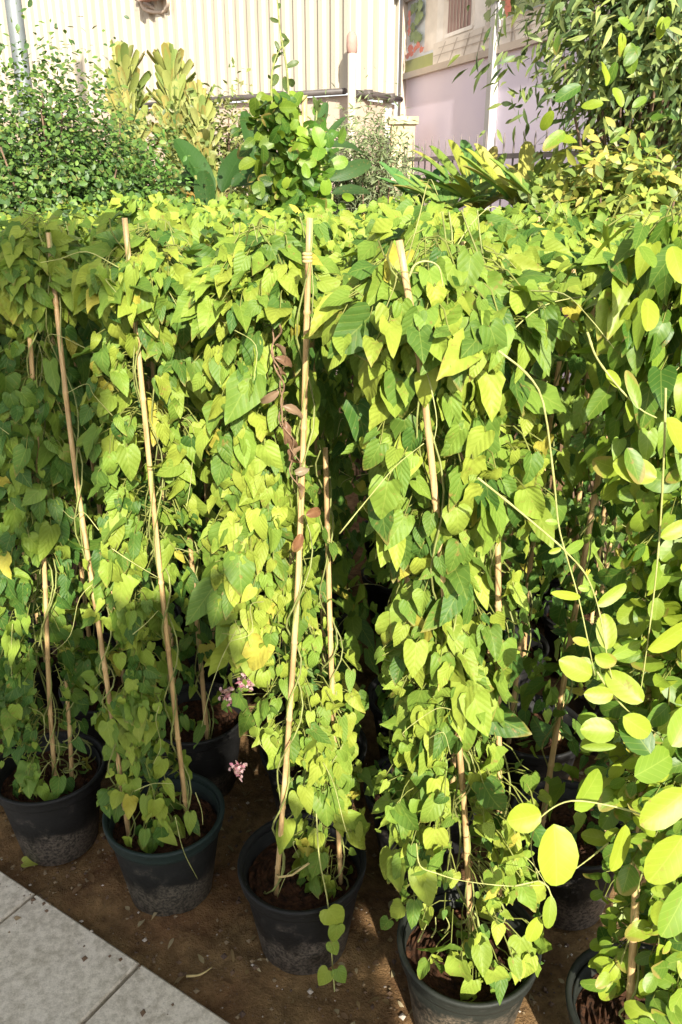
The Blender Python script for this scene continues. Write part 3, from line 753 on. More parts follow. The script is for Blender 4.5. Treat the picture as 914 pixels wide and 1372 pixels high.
shrub('twiggy_shrub', 'pale yellow-green shrub between the crotons and the big dark leaves', 'shrub', (p[0], p[1], 1.40), (.34, .25, .46), 4200, (.025, .045), .45, [(.28, .30, .10), (.20, .26, .08), (.36, .34, .14)], 204, kind='lance', clump=30)
# broad-leaved plants
def broad(label, base_px, Y, leaves, seed, tint, group=None, name='broad_leaved_plant'):
    rng = np.random.RandomState(seed)
    b = atY(base_px[0], base_px[1], Y); b[2] = 0
    root = thing(name, label, 'broad-leaved plant', b, 0, group)
    m = MB(); L = Leaves()
    for (x0, y0, a, lp, wp, drp, dy) in leaves:
        p = atY(x0, y0, Y + dy); dep = p[1] * cp - (p[2] - HC) * sp; aa = math.radians(a)
        tipd = np.array([1., 0, 0]) * math.cos(aa) + np.array([0, 0, 1.]) * math.sin(aa) + np.array([0, rng.normal(-.1, .25), 0])
        L.add('oval', p - b, tipd, FACE * .8 + rng.normal(0, .3, 3) + [0, 0, .3], lp * .9 * dep / F, wp * .72 * dep / F, np.array(tint) * rng.uniform(.75, 1.25), fold=.45, droop=drp, wave=.03, rng=rng)
        P = spline([(rng.normal(0, .02), rng.normal(0, .02), 0), ((p - b)[0] * .4, (p - b)[1] * .4, p[2] * .6), p - b], 12)
        m.tube(P, np.linspace(.010, .006, len(P)), 6)
    L.build('foliage', M['broad_leaf'], root); m.build('stalk', M['stem'], root)
broad('dark blue-green plant with broad upright leaves left of the central climber', (280, 300), 3.5,
      [(285, 262, 98, 105, 46, .2, 0), (272, 250, 125, 95, 40, .6, .05), (298, 258, 75, 90, 42, .5, .05), (262, 235, 150, 60, 30, .8, 0), (310, 250, 55, 80, 40, .8, -.05), (280, 290, 95, 80, 40, .2, -.08), (320, 290, 80, 90, 50, .4, -.05),
       (330, 240, 90, 110, 34, .2, .1), (350, 230, 95, 100, 34, .2, .12), (300, 300, 110, 80, 40, .4, -.08), (255, 290, 130, 70, 26, .7, -.05)], 401, (.034, .085, .016))
broad('dark arching broad leaves right of the central climber', (440, 300), 3.6,
      [(428, 200, 40, 95, 22, 1.2, 0), (425, 185, 92, 75, 24, .1, 0), (432, 190, 70, 60, 14, .2, .05), (430, 215, 30, 90, 30, 1.0, -.05), (440, 240, 20, 80, 30, .8, -.05), (445, 260, 35, 70, 26, .6, -.08), (420, 260, 60, 70, 30, .4, 0), (436, 225, 48, 80, 24, .9, .05)], 402, (.05, .10, .03))
# central climber on a cane
rng = np.random.RandomState(77); Yc = 3.12
b = atY(400, 300, Yc); b[2] = 0
rc = thing('potted_climber', 'round-leaved climber rising above the middle of the vines', 'potted climber', b)
make_pot(rc, M['pot_black'], rng)
P1 = [local(atY(408, y, Yc), b) for y in (300, 240, 128)]
cane_mesh([(0, 0, .15)] + P1, .012, rng).build('cane', M['cane'], rc)
cane_mesh([(-.03, 0, .15)] + [local(atY(403, y, Yc - .02), b) for y in (300, 240, 155)], .010, rng).build('cane', M['cane'], rc)
n = 620; px = 392 + rng.normal(0, 26, n); py = 125 + 175 * rng.rand(n) ** .8; px = np.where(py < 170, 375 + rng.normal(0, 20, n), px)
k = (py > 130) & ~((np.abs(px - 407) < 11) & (py < 182)); px, py = px[k], py[k]; n = len(px)
pos = np.array([atY(a, q, Yc + rng.normal(-.03, .08)) for a, q in zip(px, py)]) - b
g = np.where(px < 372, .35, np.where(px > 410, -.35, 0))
L = Leaves(); l = .030 + .042 * rng.rand(n)
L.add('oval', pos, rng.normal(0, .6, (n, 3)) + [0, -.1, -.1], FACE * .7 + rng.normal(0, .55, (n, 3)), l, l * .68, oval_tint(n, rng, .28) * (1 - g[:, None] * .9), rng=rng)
st = MB()
for S in (((395, 190), (388, 140), (384, 90), (376, 45), (371, -4)), ((368, 190), (364, 130), (365, 95), (372, 72), (378, 62)), ((420, 210), (424, 160), (425, 135))):
    P = spline([local(atY(x, y, Yc - .02), b) for x, y in S], 24); st.tube(P, np.linspace(.005, .002, len(P)), 5)
    q = P[4::2]; L.add('oval', q, rng.normal(0, .5, (len(q), 3)) + [0, 0, .5], FACE + rng.normal(0, .5, (len(q), 3)), np.linspace(.06, .025, len(q)), np.linspace(.03, .010, len(q)), [.09, .13, .04], rng=rng)
twine(st, [(0, 0, .16)] + P1, .016, 9, .004, rng)
L.build('foliage', M['oval_leaf'], rc); st.build('stem', M['stem'], rc)
# feathery grey-green shrub
p = atY(495, 235, 3.9)
shrub('feathery_shrub', 'hazy grey-green feathery shrub before the masonry pier', 'shrub', (p[0], p[1], 1.36), (.24, .2, .44), 12000, (.020, .045), .2, [(.22, .27, .13), (.28, .32, .16), (.17, .22, .10)], 205, kind='lance', clump=44, zmin=1.15)
# strap-leaved rosettes
def rosette(label, px, py, Y, n, l, w, seed, tints, spread=.55):
    rng = np.random.RandomState(seed)
    c = atY(px, py, Y); b = np.array([c[0], c[1], 0])
    root = thing('strap_leaved_plant', label, 'strap-leaved plant', b, 0, 'strap-leaved plants behind the vines')
    q = np.arange(n) * 2.4 + rng.rand() * 6; o = np.stack([np.cos(q), np.sin(q), 0 * q], 1); s = spread * (.3 + .9 * np.arange(n) / n)
    ll = l * (.75 + .45 * rng.rand(n)); ti = np.array(tints)[rng.randint(0, len(tints), n)] * (.85 + .3 * rng.rand(n, 1))
    L = Leaves(); L.add('strap', o * .02 + [0, 0, c[2]], o * s[:, None] + [0, 0, 1] + rng.normal(0, .08, (n, 3)), -o * .8 + [0, 0, .5] + FACE * .5, ll, w * (.8 + .4 * rng.rand(n)), ti, fold=.6, droop=.2 + .5 * rng.rand(n), wave=.015, rng=rng)
    L.build('foliage', M['broad_leaf'], root)
    m = MB(); m.tube([(0, 0, 0), (0, 0, c[2] * .5), (0, 0, c[2] + .03)], .022, 8); m.build('stalk', M['stem'], root)
YG = [(.30, .32, .05), (.20, .28, .05), (.10, .20, .05), (.40, .38, .09)]
rosette('yellow-green strap-leaved rosette standing before the iron railing', 640, 282, 3.2, 22, .30, .045, 501, YG, .75)
rosette('small dark strap-leaved rosette left of the yellow-green one', 560, 272, 3.3, 10, .17, .04, 502, [(.06, .17, .05), (.10, .22, .06)], .7)
rosette('broad strap-leaved rosette right of the yellow-green one, under the tree', 700, 285, 3.0, 16, .26, .055, 503, YG, .95)
broad('pale plant with round paddle leaves under the narrow-leaved tree', (760, 300), 2.8, [(762, 268, 88, 52, 34, .1, 0), (735, 272, 100, 40, 24, .1, .03), (790, 275, 75, 46, 30, .2, 0), (750, 290, 95, 50, 30, .1, -.05), (690, 262, 85, 40, 24, .1, .1), (772, 296, 80, 50, 30, .2, -.05)], 504, (.34, .36, .08))
rosette('slender mid green strap-leaved rosette close to the round paddle leaves', 735, 288, 2.9, 22, .22, .030, 505, [(.14, .24, .05), (.22, .30, .06)], .8)
rosette('mid green strap-leaved rosette before the masonry pier', 600, 285, 3.1, 24, .20, .030, 506, [(.12, .22, .05), (.20, .28, .06)], .85)
# right-hand tree with narrow drooping leaves
p = atY(845, 70, 2.95)
rt, rg = shrub('narrow_leaved_tree', 'leafy tree with narrow drooping glossy leaves at upper right', 'tree', (p[0] + .15, p[1], 1.95), (.54, .42, .60), 11500, (.04, .078), .24,
      [(.14, .20, .07), (.09, .15, .05), (.22, .28, .09), (.30, .35, .10)], 206, kind='lance', clump=60, tipz=-.55, droop=.5)
L = Leaves(); n = 24
pp = np.array([atY(a, q, 2.6) for a, q in zip(740 + 175 * rg.rand(n), 20 + 200 * rg.rand(n))]) - np.array(rt.location)
l_ = .05 + .035 * rg.rand(n); L.add('oval', pp, rg.normal(0, .6, (n, 3)) + [0, 0, -.4], FACE + rg.normal(0, .4, (n, 3)), l_, l_ * .5, oval_tint(n, rg, .05), rng=rg); L.build('broad_sprays', M['oval_leaf'], rt)
p = atY(850, 225, 2.65)
shrub('croton', 'low yellow-green leaved shrub below the narrow-leaved tree', 'shrub', (p[0], p[1], 1.34), (.28, .22, .26), 2200, (.03, .06), .42, [(.36, .38, .07), (.40, .40, .08), (.22, .30, .06), (.42, .34, .08), (.18, .25, .06), (.28, .33, .07)], 207, kind='lance', clump=26)

# ------------------------------------------------------------------ the shed, hoarding, railing
k_ = cp / F
def hp(px, Y): return np.array([(px - CX) * k_ * Y, Y])
A = np.array([.06, 6.2]); B0 = hp(0, 9.0); E = hp(527, 6.75)
dirB = norm(B0 - A); Bf = A + dirB * 9.0
def wall_m():
    m, nt, out = nodes('cream_cladding')
    tc = N(nt, 'ShaderNodeTexCoord')
    mp = N(nt, 'ShaderNodeMapping'); mp.inputs['Scale'].default_value = (3, 3, .5); nt.links.new(tc.outputs['Object'], mp.inputs[0])
    n1 = noise(nt, 1.2, 5, .6, vec=mp.outputs[0])
    c = ramp(nt, n1.outputs[0], [(.3, (.385, .345, .275)), (.55, (.44, .395, .315)), (.75, (.45, .395, .33))])
    p = N(nt, 'ShaderNodeBsdfPrincipled'); p.inputs['Roughness'].default_value = .55
    mp2 = N(nt, 'ShaderNodeMapping'); mp2.inputs['Scale'].default_value = (16, 16, .35); nt.links.new(tc.outputs['Object'], mp2.inputs[0])
    n3 = noise(nt, 1.0, 3, .6, vec=mp2.outputs[0])
    c = mix(nt, ramp(nt, n3.outputs[0], [(.52, (0, 0, 0)), (.72, (.45, .45, .45))]), c, (.36, .29, .22))
    nt.links.new(c, p.inputs['Base Color']); nt.links.new(p.outputs[0], out.inputs[0]); return m
M['clad'] = wall_m()
M['render'] = simple_mat('pinkish_render', (.52, .40, .33), (.44, .36, .28), 3, .9, .2, bump=.3, bscale=40)
M['steel'] = simple_mat('grey_steel', (.20, .22, .22), (.15, .17, .17), 8, .5, metal=.3)
M['palepost'] = simple_mat('pale_painted_post', (.62, .62, .54), (.55, .54, .46), 6, .5)
M['greypost'] = simple_mat('dull_grey_post', (.46, .44, .42), (.40, .38, .36), 6, .6)
M['tanpost'] = simple_mat('tan_painted_frame', (.52, .43, .35), (.46, .38, .31), 6, .5)
M['darksteel'] = simple_mat('dark_steel', (.10, .085, .08), (.07, .06, .055), 10, .5)
M['rail_iron'] = simple_mat('weathered_iron', (.20, .17, .16), (.14, .12, .11), 14, .6)
M['rust'] = simple_mat('rusty_pipe', (.46, .27, .22), (.36, .22, .18), 20, .8)
M['pier'] = simple_mat('cream_masonry', (.60, .50, .34), (.46, .38, .22), 9, .9, .2, bump=.5, bscale=40)
M['lav'] = simple_mat('lavender_sheet', (.80, .70, .80), (.76, .66, .78), 2, .5)
shed = thing('metal_shed', 'cream shed wall clad in ribbed metal over a rendered base', 'shed', (A[0], A[1], 0))
def ribbed(P, Q, z0, z1, pitch, name, flip=False):
    d = norm(Q - P); Ln = np.linalg.norm(Q - P); nn = np.array([-d[1], d[0]])
    if nn[1] > 0: nn = -nn
    vs = []; x = 0; prof = [(0, 0), (.42, 0), (.54, .028), (.86, .028), (.98, 0)]
    m = MB()
    while x < Ln:
        for (u, h) in prof:
            q = P + d * min(x + u * pitch, Ln) + nn * h; vs.append((q[0] - A[0], q[1] - A[1]))
        x += pitch
    V3 = [(a, b, z0) for a, b in vs] + [(a, b, z1) for a, b in vs]; k = len(vs)
    m.add(V3, [(i, i + 1, k + i + 1, k + i) for i in range(k - 1)])
    return m.build(name, M['clad'], shed)
ribbed(Bf, A, 1.99, 4.4, .11, 'cladding')
ribbed(A + np.array([.004, .004]), E, 1.97, 4.4, .16, 'cladding')
def slab(P, Q, th, z0, z1, name, mat, parent, org=A, off=0.0):
    d = norm(Q - P); nn = np.array([-d[1], d[0]])
    if nn[1] > 0: nn = -nn
    a, b = P + nn * off, Q + nn * off; c, e = b - nn * th, a - nn * th
    pts = [q - org for q in (a, b, c, e)]
    m = MB(); m.add([(q[0], q[1], z0) for q in pts] + [(q[0], q[1], z1) for q in pts], [(3, 2, 1, 0), (4, 5, 6, 7), (0, 1, 5, 4), (1, 2, 6, 5), (2, 3, 7, 6), (3, 0, 4, 7)])
    return m.build(name, mat, parent)
slab(Bf, A + np.array([0, -.01]), .2, 0, 1.98, 'rendered_base', M['render'], shed)
slab(A + np.array([.01, 0]), E, .2, 0, 1.96, 'rendered_base', M['render'], shed)
for (P, Q, zz) in ((A + dirB * 2.4, A, 2.0), (A, E, 1.99)):
    d = norm(Q - P); nn = np.array([-d[1], d[0]]); nn = nn if nn[1] < 0 else -nn
    m = MB(); a = P + nn * .05 - A; c = Q + nn * .05 - A
    m.tube([(a[0], a[1], zz), ((a[0] + c[0]) / 2, (a[1] + c[1]) / 2, zz + .008), (c[0], c[1], zz)], .02, 8)
    for f in (.25, .75): 
        g = a + (c - a) * f; m.tube([(g[0], g[1], zz - .03), (g[0], g[1], zz + .03)], .032, 8)
    m.build('conduit', M['darksteel'], shed)
# rusty standpipe at the corner
q = hp(471, 6.0); r = thing('standpipe', 'capped rusty-topped pipe standing at the shed corner', 'pipe', (q[0], q[1], 0))
m = MB(); m.tube([(0, 0, 0), (0, 0, 1.2), (0, 0, 2.22)], .028, 10); m.build('pipe', M['tanpost'], r)
m = MB(); m.lathe([(.024, 2.20), (.034, 2.21), (.036, 2.25), (.033, 2.30), (.018, 2.325), (0, 2.33)], 14); m.build('cap', M['rust'], r)
# floodlights high on the cladding
def flood(px, py, s, label):
    Y = 1 / (1 / 9.0 + (1 / 6.2 - 1 / 9.0) * px / 468)
    p = atY(px, py, Y - .25); r = thing('floodlight', label, 'floodlight', p, math.atan2(dirB[1], dirB[0]) + PI, 'floodlights on the shed wall')
    m = MB(); m.box(-.10 * s, .10 * s, -.05, .03, -.02, .13); m.build('housing', M['rust'], r)
    m = MB(); m.box(-.085 * s, .085 * s, -.056, -.0505, -.005, .115); m.build('glass', M['steel'], r)
    m = MB(); m.tube(spline([(-.13 * s, .0, .05), (-.13 * s, .02, -.06), (0, .08, -.09), (.13 * s, .02, -.06), (.13 * s, 0, .05)], 16), .014, 6); m.tube([(0, .08, -.09), (0, .22, -.12), (0, .27, -.12)], .018, 6)
    m.tube([(-.02, .1, -.09), (-.25, .04, .02)], .016, 6); m.build('bracket', M['tanpost'], r)
flood(205, -4, 1.1, 'rust-red floodlight on a forked bracket above the left crotons')
# grey pole at left
p = atY(35, 135, 4.2); t = atY(18, 0, 4.2)
r = thing('steel_pole', 'plain grey steel pole at the upper left', 'pole', (p[0], p[1], 0))
m = MB(); m.tube([(0, 0, 0), (0, 0, 1.5), (0, 0, 4.5)], .036, 14); m.build('shaft', M['steel'], r)
m = MB(); m.lathe([(.036, 1.66), (.044, 1.665), (.044, 1.72), (.036, 1.725)], 16); m.build('collar', M['steel'], r)
# hoarding
H0 = hp(541, 6.9); H1 = hp(960, 3.55); hd = norm(H1 - H0); HL = np.linalg.norm(H1 - H0)
hn = np.array([-hd[1], hd[0]]); hn = hn if np.dot(hn, -H0) > 0 else -hn
hrd = thing('hoarding', 'framed hoarding with a house picture above a lavender sheet', 'hoarding', (H0[0], H0[1], 0))
def hq(u, o, z): q = hd * u + hn * o; return (q[0], q[1], z)
def hbox(u0, u1, o0, o1, z0, z1, name, mat):
    m = MB(); m.box(u0, u1, o0, o1, z0, z1, M=lambda p: hq(p[0], p[1], p[2])); return m.build(name, mat, hrd)
ZB, ZT = 2.155, 2.63
hbox(.0, HL, -.03, 0, .35, ZB - .02, 'lavender_sheet', M['lav'])
hbox(-.06, HL, -.02, .03, ZB - .02, ZB + .02, 'rail', M['tanpost'])
hbox(-.06, HL, -.02, .03, ZT, ZT + .05, 'rail', M['tanpost'])
hbox(-.06, HL, -.04, .05, ZT + .05, ZT + .12, 'rail', M['darksteel'])
hbox(-.065, 0, -.04, .04, 0, ZT + .05, 'post', M['tanpost'])
hbox(1.47, 1.53, .001, .05, 0, ZT, 'post', M['greypost'])
pm = [simple_mat('print_' + n_, c, tuple(.88 * q for q in c), 12, .5) for n_, c in (('sky', (.74, .78, .84)), ('wall', (.84, .76, .68)), ('dark', (.34, .20, .18)), ('tree', (.22, .28, .10)), ('red', (.58, .16, .10)), ('lawn', (.36, .38, .12)), ('path', (.74, .66, .58)), ('line', (.44, .36, .30)), ('lite', (.88, .82, .76)))]
pr = MB(); layer = [0]
def poly(pts, mi):
    layer[0] += 1; o = .002 + .0007 * layer[0]
    vs = [hq(min(u * (1.34 if u < 1.6 else 1.0), HL), o, z) for u, z in pts]; pr.add(vs, [tuple(range(len(vs)))], mi)
def prect(u0, u1, z0, z1, mi): poly([(u0, z0), (u1, z0), (u1, z1), (u0, z1)], mi)
def blob(u, z, ru, rz, mi, seed):
    g = np.random.RandomState(seed); a = np.linspace(0, 6.28, 26)[:-1]; k = 1 + .25 * g.normal(0, 1, 25) * .7
    poly([(u + ru * math.cos(q) * w, z + rz * math.sin(q) * w) for q, w in zip(a, k)], mi)
z0, z1 = ZB + .02, ZT
prect(0, HL, z0, z1, 0)
prect(.26, 1.02, z0 + .1, z1, 1)                    # house front
prect(.42, .50, z0 + .1, z1, 8); prect(.86, .98, z0 + .1, z1, 8)
prect(.56, .82, z0 + .16, z0 + .36, 2)              # balcony window
for i in range(6): prect(.58 + .04 * i, .59 + .04 * i, z0 + .165, z0 + .35, 7)
prect(.53, .85, z0 + .355, z0 + .375, 8); prect(.53, .85, z0 + .14, z0 + .162, 8)
prect(.57, .82, z0 + .40, z1, 2)
prect(0, .55, z0 + .0, z0 + .08, 5); prect(.40, HL, z0, z0 + .13, 6)
for i in range(10): poly([(.45 + .16 * i, z0 + .002), (.46 + .16 * i, z0 + .002), (.56 + .14 * i, z0 + .12), (.55 + .14 * i, z0 + .12)], 7)
prect(.42, HL, z0 + .05, z0 + .055, 7); prect(.48, HL, z0 + .09, z0 + .094, 7)
for i in range(16): blob(.12 + .12 * random.random(), z0 + .16 + .26 * random.random(), .035, .03, 3, i)
for i in range(8): blob(.05 + .26 * random.random(), z0 + .10 + .05 * random.random(), .03, .02, 4, 40 + i)
for i in range(3): blob(.10, z0 + .26 + .05 * i, .02, .03, 4, 60 + i)
for i in range(16): blob(1.08 + .5 * random.random(), z0 + .16 + .12 * random.random(), .06, .035, 3, 80 + i)
for i in range(4): blob(1.22 + .05 * random.random(), z0 + .16 + .04 * i, .03, .03, 4, 120 + i)
pr.build('printed_picture', pm, hrd)
# pale corner post of the shed, masonry pier
q = hp(517, 6.65)
r = thing('steel_post', 'pale painted steel post between shed and hoarding', 'post', (q[0], q[1], 0))
m = MB(); m.box(-.032, .032, -.03, .03, 0, 2.62); m.build('shaft', M['palepost'], r)
m = MB(); m.box(-.09, .075, -.05, .05, 2.622, 2.70); m.build('bracket', M['darksteel'], r)
q = hp(537, 6.3)
r = thing('masonry_pier', 'cream masonry pier at the end of the iron railing', 'pier', (q[0], q[1], 0))
m = MB(); m.box(-.075, .085, -.09, .09, 0, 1.80); m.build('shaft', M['pier'], r)
m = MB(); m.box(-.095, .105, -.11, .11, 1.802, 1.85); m.build('cap', M['pier'], r)
# iron railing in front of the hoarding
fr = thing('iron_railing', 'dark iron railing of thin pickets before the lavender sheet', 'railing', (H0[0], H0[1], 0))
m = MB()
for zz in (1.565, .35): m.box(.12, HL, .24, .262, zz, zz + .025, M=lambda p: hq(*p))
m.build('rail', M['rail_iron'], fr)
u = .16
while u < HL - .3:
    m = MB(); h = 1.70 + .01 * math.sin(u * 40)
    a = hq(u, .25, .2); c = hq(u, .25, 1.2); e = hq(u, .25, h)
    m.tube([a, c, (e[0], e[1], h - .03), (e[0], e[1], h)], [.0055, .0055, .0055, .0015], 6); m.build('picket', M['rail_iron'], fr)
    u += .11
# ------------------------------------------------------------------ ground, bed, paving
def soil_mat():
    m, nt, out = nodes('bare_soil')
    a = noise(nt, 3.2, 5, .6); b_ = noise(nt, 34, 6, .72); c_ = noise(nt, 170, 4, .7)
    c = ramp(nt, a.outputs[0], [(.35, (.16, .085, .042)), (.52, (.23, .145, .068)), (.68, (.30, .21, .10))])
    c = mix(nt, 1.0, c, ramp(nt, b_.outputs[0], [(.3, (.45, .42, .40)), (.6, (1.1, 1.05, 1.0))]), 'MULTIPLY')
    c = mix(nt, ramp(nt, c_.outputs[0], [(.60, (0, 0, 0)), (.74, (.55, .55, .55))]), c, (.36, .27, .18))
    p = N(nt, 'ShaderNodeBsdfPrincipled'); p.inputs['Roughness'].default_value = .95; p.inputs['Specular IOR Level'].default_value = .15
    nt.links.new(c, p.inputs['Base Color'])
    h = math_(nt, 'ADD', b_.outputs[0], math_(nt, 'MULTIPLY', c_.outputs[0], .6))
    bp = N(nt, 'ShaderNodeBump'); bp.inputs['Strength'].default_value = .9; bp.inputs['Distance'].default_value = .012
    nt.links.new(h, bp.inputs['Height']); nt.links.new(bp.outputs[0], p.inputs['Normal'])
    nt.links.new(p.outputs[0], out.inputs[0]); return m
M['soil'] = soil_mat()
def pave_mat():
    m, nt, out = nodes('concrete_slab')
    a = noise(nt, 2.4, 5, .6); b_ = noise(nt, 55, 5, .75); c_ = noise(nt, 260, 3, .7)
    c = ramp(nt, a.outputs[0], [(.34, (.62, .52, .42)), (.5, (.77, .69, .57)), (.66, (.80, .72, .61))])
    c = mix(nt, 1.0, c, ramp(nt, b_.outputs[0], [(.36, (.62, .60, .56)), (.60, (1, 1, 1))]), 'MULTIPLY')
    c = mix(nt, ramp(nt, c_.outputs[0], [(.62, (0, 0, 0)), (.72, (.5, .5, .5))]), c, (.2, .18, .15))
    p = N(nt, 'ShaderNodeBsdfPrincipled'); p.inputs['Roughness'].default_value = .85; p.inputs['Specular IOR Level'].default_value = .25
    nt.links.new(c, p.inputs['Base Color'])
    bp = N(nt, 'ShaderNodeBump'); bp.inputs['Strength'].default_value = .35; bp.inputs['Distance'].default_value = .003
    nt.links.new(math_(nt, 'ADD', b_.outputs[0], c_.outputs[0]), bp.inputs['Height']); nt.links.new(bp.outputs[0], p.inputs['Normal'])
    nt.links.new(p.outputs[0], out.inputs[0]); return m
M['pave'] = pave_mat()
m = MB(); m.add([(-300, -300, -.05), (300, -300, -.05), (300, 300, -.05), (-300, 300, -.05)], [(0, 1, 2, 3)])
tag(m.build('ground', M['soil']), kind='structure')
# soil bed, softly uneven
nx, ny = 190, 150; x0, x1, y0, y1 = -2.2, 2.2, .2, 3.7
gx, gy = np.meshgrid(np.linspace(x0, x1, nx), np.linspace(y0, y1, ny))
hz = np.zeros_like(gx)
for k in range(26):
    fx, fy = rs.normal(0, 9 + k * 2.2, 2); hz += np.sin(gx * fx + gy * fy + rs.rand() * 6) * .0042 / (1 + k * .09)
hz += rs.normal(0, .0012, hz.shape)
edge = np.minimum(np.minimum(gx - x0, x1 - gx), np.minimum(gy - y0, y1 - gy)); hz -= .06 * np.clip(1 - edge / .15, 0, 1)
m = MB(); vs = np.stack([gx, gy, hz], -1).reshape(-1, 3)
m.add(vs, [(j * nx + i, j * nx + i + 1, (j + 1) * nx + i + 1, (j + 1) * nx + i) for j in range(ny - 1) for i in range(nx - 1)], 0, True)
tag(m.build('soil_bed', M['soil']), kind='structure')
# paving
PZ = .022
e0, e1 = atZ(0, 1165, PZ)[:2], atZ(310, 1372, PZ)[:2]
ed = norm(e1 - e0); en = np.array([-ed[1], ed[0]]); en = en if np.dot(en, np.array([-1, -1])) > 0 else -en
j1, j2 = atZ(48, 1196, PZ)[:2], atZ(188, 1291, PZ)[:2]
SL = abs(np.dot(j2 - j1, ed)); o0 = np.dot(j1 - e0, ed)
print('slab', SL, 'edge', e0, e1)
m = MB()
g = .004; bv = .004
for a in range(-6, 7):
    for c in range(0, 5):
        u0, u1 = o0 + a * SL + g, o0 + (a + 1) * SL - g
        w0, w1 = c * SL * 1.0 + (g if c else 0), (c + 1) * SL - g
        dz = rs.normal(0, .0012)
        lo = [(u0, w0), (u1, w0), (u1, w1), (u0, w1)]; hi_ = [(u0 + bv, w0 + bv), (u1 - bv, w0 + bv), (u1 - bv, w1 - bv), (u0 + bv, w1 - bv)]
        def W(u, w, z): q = e0 + ed * u + en * w; return (q[0], q[1], z)
        vs = [W(u, w, -.04) for u, w in lo] + [W(u, w, PZ - bv + dz) for u, w in lo] + [W(u, w, PZ + dz) for u, w in hi_]
        fs = [(8, 9, 10, 11)]
        for i in range(4):
            i2 = (i + 1) % 4; fs += [(i, i2, 4 + i2, 4 + i), (4 + i, 4 + i2, 8 + i2, 8 + i)]
        m.add(vs, fs)
pv = m.build('paving', M['pave']); tag(pv, kind='structure')
# make normals consistent
import bmesh
bm = bmesh.new(); bm.from_mesh(pv.data); bmesh.ops.recalc_face_normals(bm, faces=bm.faces); bm.to_mesh(pv.data); bm.free()
# crumbs, pebbles and dry bits on the soil
def blob_mesh(m, c, r, rng, mi):
    v = np.array([(1, 0, 0), (-1, 0, 0), (0, 1, 0), (0, -1, 0), (0, 0, 1), (0, 0, -1)], float) * r * (.6 + .7 * rng.rand(6, 1)) * [1, 1, .7] + c
    m.add(v, [(0, 2, 4), (2, 1, 4), (1, 3, 4), (3, 0, 4), (2, 0, 5), (1, 2, 5), (3, 1, 5), (0, 3, 5)], mi, False)
def ground_z(x, y):
    i = int(round((x - x0) / (x1 - x0) * (nx - 1))); j = int(round((y - y0) / (y1 - y0) * (ny - 1)))
    return hz[min(max(j, 0), ny - 1), min(max(i, 0), nx - 1)]
rng = np.random.RandomState(3); m = MB(); cnt = 0
while cnt < 4200:
    x, y = rng.uniform(-1.1, .8), rng.uniform(.75, 1.9)
    dd_ = np.dot(np.array([x, y]) - e0, en)
    if dd_ > .0 and rng.rand() > .6 * math.exp(-dd_ / .05): continue
    r = .0016 + .0065 * rng.rand() ** 4
    blob_mesh(m, np.array([x, y, (ground_z(x, y) if dd_ < 0 else PZ) + r * .3]), r, rng, rng.choice(4, p=[.42, .34, .17, .07])); cnt += 1
pb = m.build('gravel', [simple_mat('crumb_a', (.15, .09, .05)), simple_mat('crumb_b', (.25, .18, .10)), simple_mat('crumb_c', (.10, .06, .04)), simple_mat('crumb_d', (.55, .48, .40))])
tag(pb, kind='stuff')
L = Leaves(); n = 460; x = rng.uniform(-1.0, .7, n); y = rng.uniform(.8, 1.8, n)
k = np.array([np.dot(np.array([a, c]) - e0, en) < -.02 for a, c in zip(x, y)]); x, y = x[k], y[k]; n = len(x)
L.add('lance', np.stack([x, y, [ground_z(a, c) + .004 for a, c in zip(x, y)]], 1), rng.normal(0, 1, (n, 3)) * [1, 1, .05], np.array([0, 0, 1]) + rng.normal(0, .25, (n, 3)), .012 + .028 * rng.rand(n), .005 + .008 * rng.rand(n),
      np.array([[.30, .20, .10], [.18, .10, .05], [.42, .33, .20]])[rng.randint(0, 3, n)], rng=rng)
tag(L.build('litter', M['small_leaf']), kind='stuff')
# fallen leaf and twig
p = atZ(32, 1156, .012); L = Leaves(); L.add('heart', p, [1, .2, .1], [0, -.2, 1], .05, .03, [.30, .32, .06], fold=.4, droop=.6); 
tag(L.build('fallen_leaf', M['vine_leaf']), 'yellow-green fallen leaf lying beside the paving corner', 'fallen leaf')
m = MB(); m.tube(spline([atZ(250, 1308, .010), atZ(268, 1306, .014), atZ(284, 1296, .012)], 10), np.linspace(.003, .0012, 11), 6)
tag(m.build('twig', M['tie']), 'short pale dry twig lying on the soil near the paving', 'twig')

# ------------------------------------------------------------------ unseen leafy masses added behind the photographer to throw shade
def mass(name, label, boxes, n, seed, lsize=(.06, .10), cat='occluder'):
    rng = np.random.RandomState(seed); c = np.array(boxes[0][:2]); root = thing(name, label, cat, ((boxes[0][0] + boxes[0][1]) / 2, (boxes[0][2] + boxes[0][3]) / 2, 0))
    o = np.array(root.location); L = Leaves(); st = MB()
    vol = np.array([(b[1] - b[0]) * (b[5] - b[4]) for b in boxes]); vol /= vol.sum()
    for b, f in zip(boxes, vol):
        k = int(n * f); p = np.stack([rng.uniform(b[0], b[1], k), rng.uniform(b[2], b[3], k), rng.uniform(b[4], b[5], k)], 1) - o
        l = rng.uniform(*lsize, k)
        L.add('oval_lo', p, rng.normal(0, 1, (k, 3)), rng.normal(0, .6, (k, 3)) + [0, -.5, .4], l, l * .65, np.array([.06, .13, .04]) * (.7 + .6 * rng.rand(k, 1)), rng=rng)
        xm = (b[0] + b[1]) / 2 - o[0]
        st.tube([(xm, 0, 0), (xm + .02, 0, b[5] * .5), (xm, 0, b[5] * .85)], [.03, .02, .01], 8)
    L.build('foliage', M['small_leaf'], root); st.build('trunk', M['wood'], root)
def occ(X, Y, Z, yb):
    t = (Y - yb) / -SUN[1]; return X + SUN[0] * t, Z + SUN[2] * t
def xs(X, yb=-1.2, Y=1.25): return occ(X, Y, 0, yb)[0]
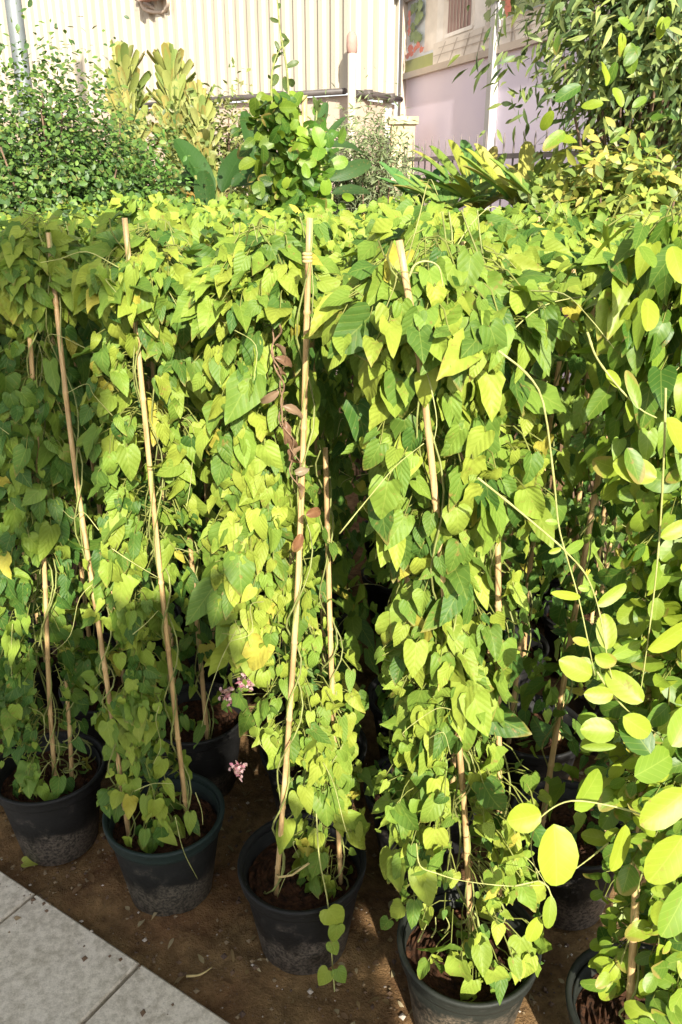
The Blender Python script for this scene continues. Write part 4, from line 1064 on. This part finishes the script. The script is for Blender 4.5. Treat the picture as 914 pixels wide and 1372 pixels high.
def zs(Z, Y, yb=-1.2): return occ(0, Y, Z, yb)[1]
mass('occluder', 'leafy hedge behind the photographer added to shade the paving and pots', [(-.85, xs(-.56), -1.45, -.95, .05, zs(.50, 1.45)), (xs(-.56), xs(-.30), -1.45, -.95, .05, zs(.66, 1.25)), (xs(-.30), xs(.02), -1.45, -.95, .05, zs(.24, 1.2))], 10500, 601)  # added sun blocker, stepped outline shaped to shade paving and lower pots
mass('shrub_occluder', 'added narrow sun-blocking shrub standing over the hedge', [(xs(-.33, -1.6), xs(-.235, -1.6), -1.68, -1.52, .1, zs(.78, 1.25, -1.6))], 1700, 602, cat='shrub')  # added blocker, narrow so its shadow falls in one gap between vines
xa, za = occ(-.44, 1.35, .98, -3.05)
mass('tree_occluder', 'flat-crowned tree added to shade the left vines, behind the hedge', [(-1.6, xa, -3.3, -2.8, za, za + .65)], 1500, 603, (.08, .14), cat='tree')  # added crown, sized to shade the upper vines at far left

# ------------------------------------------------------------------ light, camera, view
w = bpy.data.worlds.new('World'); bpy.context.scene.world = w; w.use_nodes = True
nt = w.node_tree; bg = nt.nodes['Background']
sky = nt.nodes.new('ShaderNodeTexSky'); sky.sky_type = 'NISHITA'; sky.sun_disc = False
elev = math.asin(SUN[2]); az = math.atan2(SUN[0], SUN[1])
sky.sun_elevation = elev; sky.sun_rotation = az
sky.air_density = 1.0; sky.dust_density = 1.6; sky.ozone_density = .8
bw = nt.nodes.new('ShaderNodeRGBToBW'); nt.links.new(sky.outputs[0], bw.inputs[0])
nt.links.new(mix(nt, .78, sky.outputs[0], bw.outputs[0]), bg.inputs[0]); bg.inputs[1].default_value = .14
sd = bpy.data.lights.new('sun', 'SUN'); sd.energy = 4.7; sd.angle = math.radians(.55); sd.color = (1, .93, .80)
so = bpy.data.objects.new('sun', sd); C.objects.link(so)
so.rotation_euler = Vector(SUN).to_track_quat('Z', 'Y').to_euler(); so.location = (3, -6, 6)
cd = bpy.data.cameras.new('camera'); cam = bpy.data.objects.new('camera', cd); C.objects.link(cam)
cd.sensor_fit = 'VERTICAL'; cd.sensor_height = 24; cd.lens = 24 * F / 1372; cd.clip_end = 1000; cd.clip_start = .02
cam.location = (0, 0, HC); cam.rotation_euler = (PI / 2 - PITCH, 0, 0)
S = bpy.context.scene; S.camera = cam
S.view_settings.view_transform = 'Standard'; S.view_settings.look = 'None'; S.view_settings.gamma = 1; S.view_settings.exposure = 1.12
S.view_settings.use_curve_mapping = False
S.cycles.max_bounces = 6; S.cycles.transparent_max_bounces = 4; S.cycles.use_denoising = True
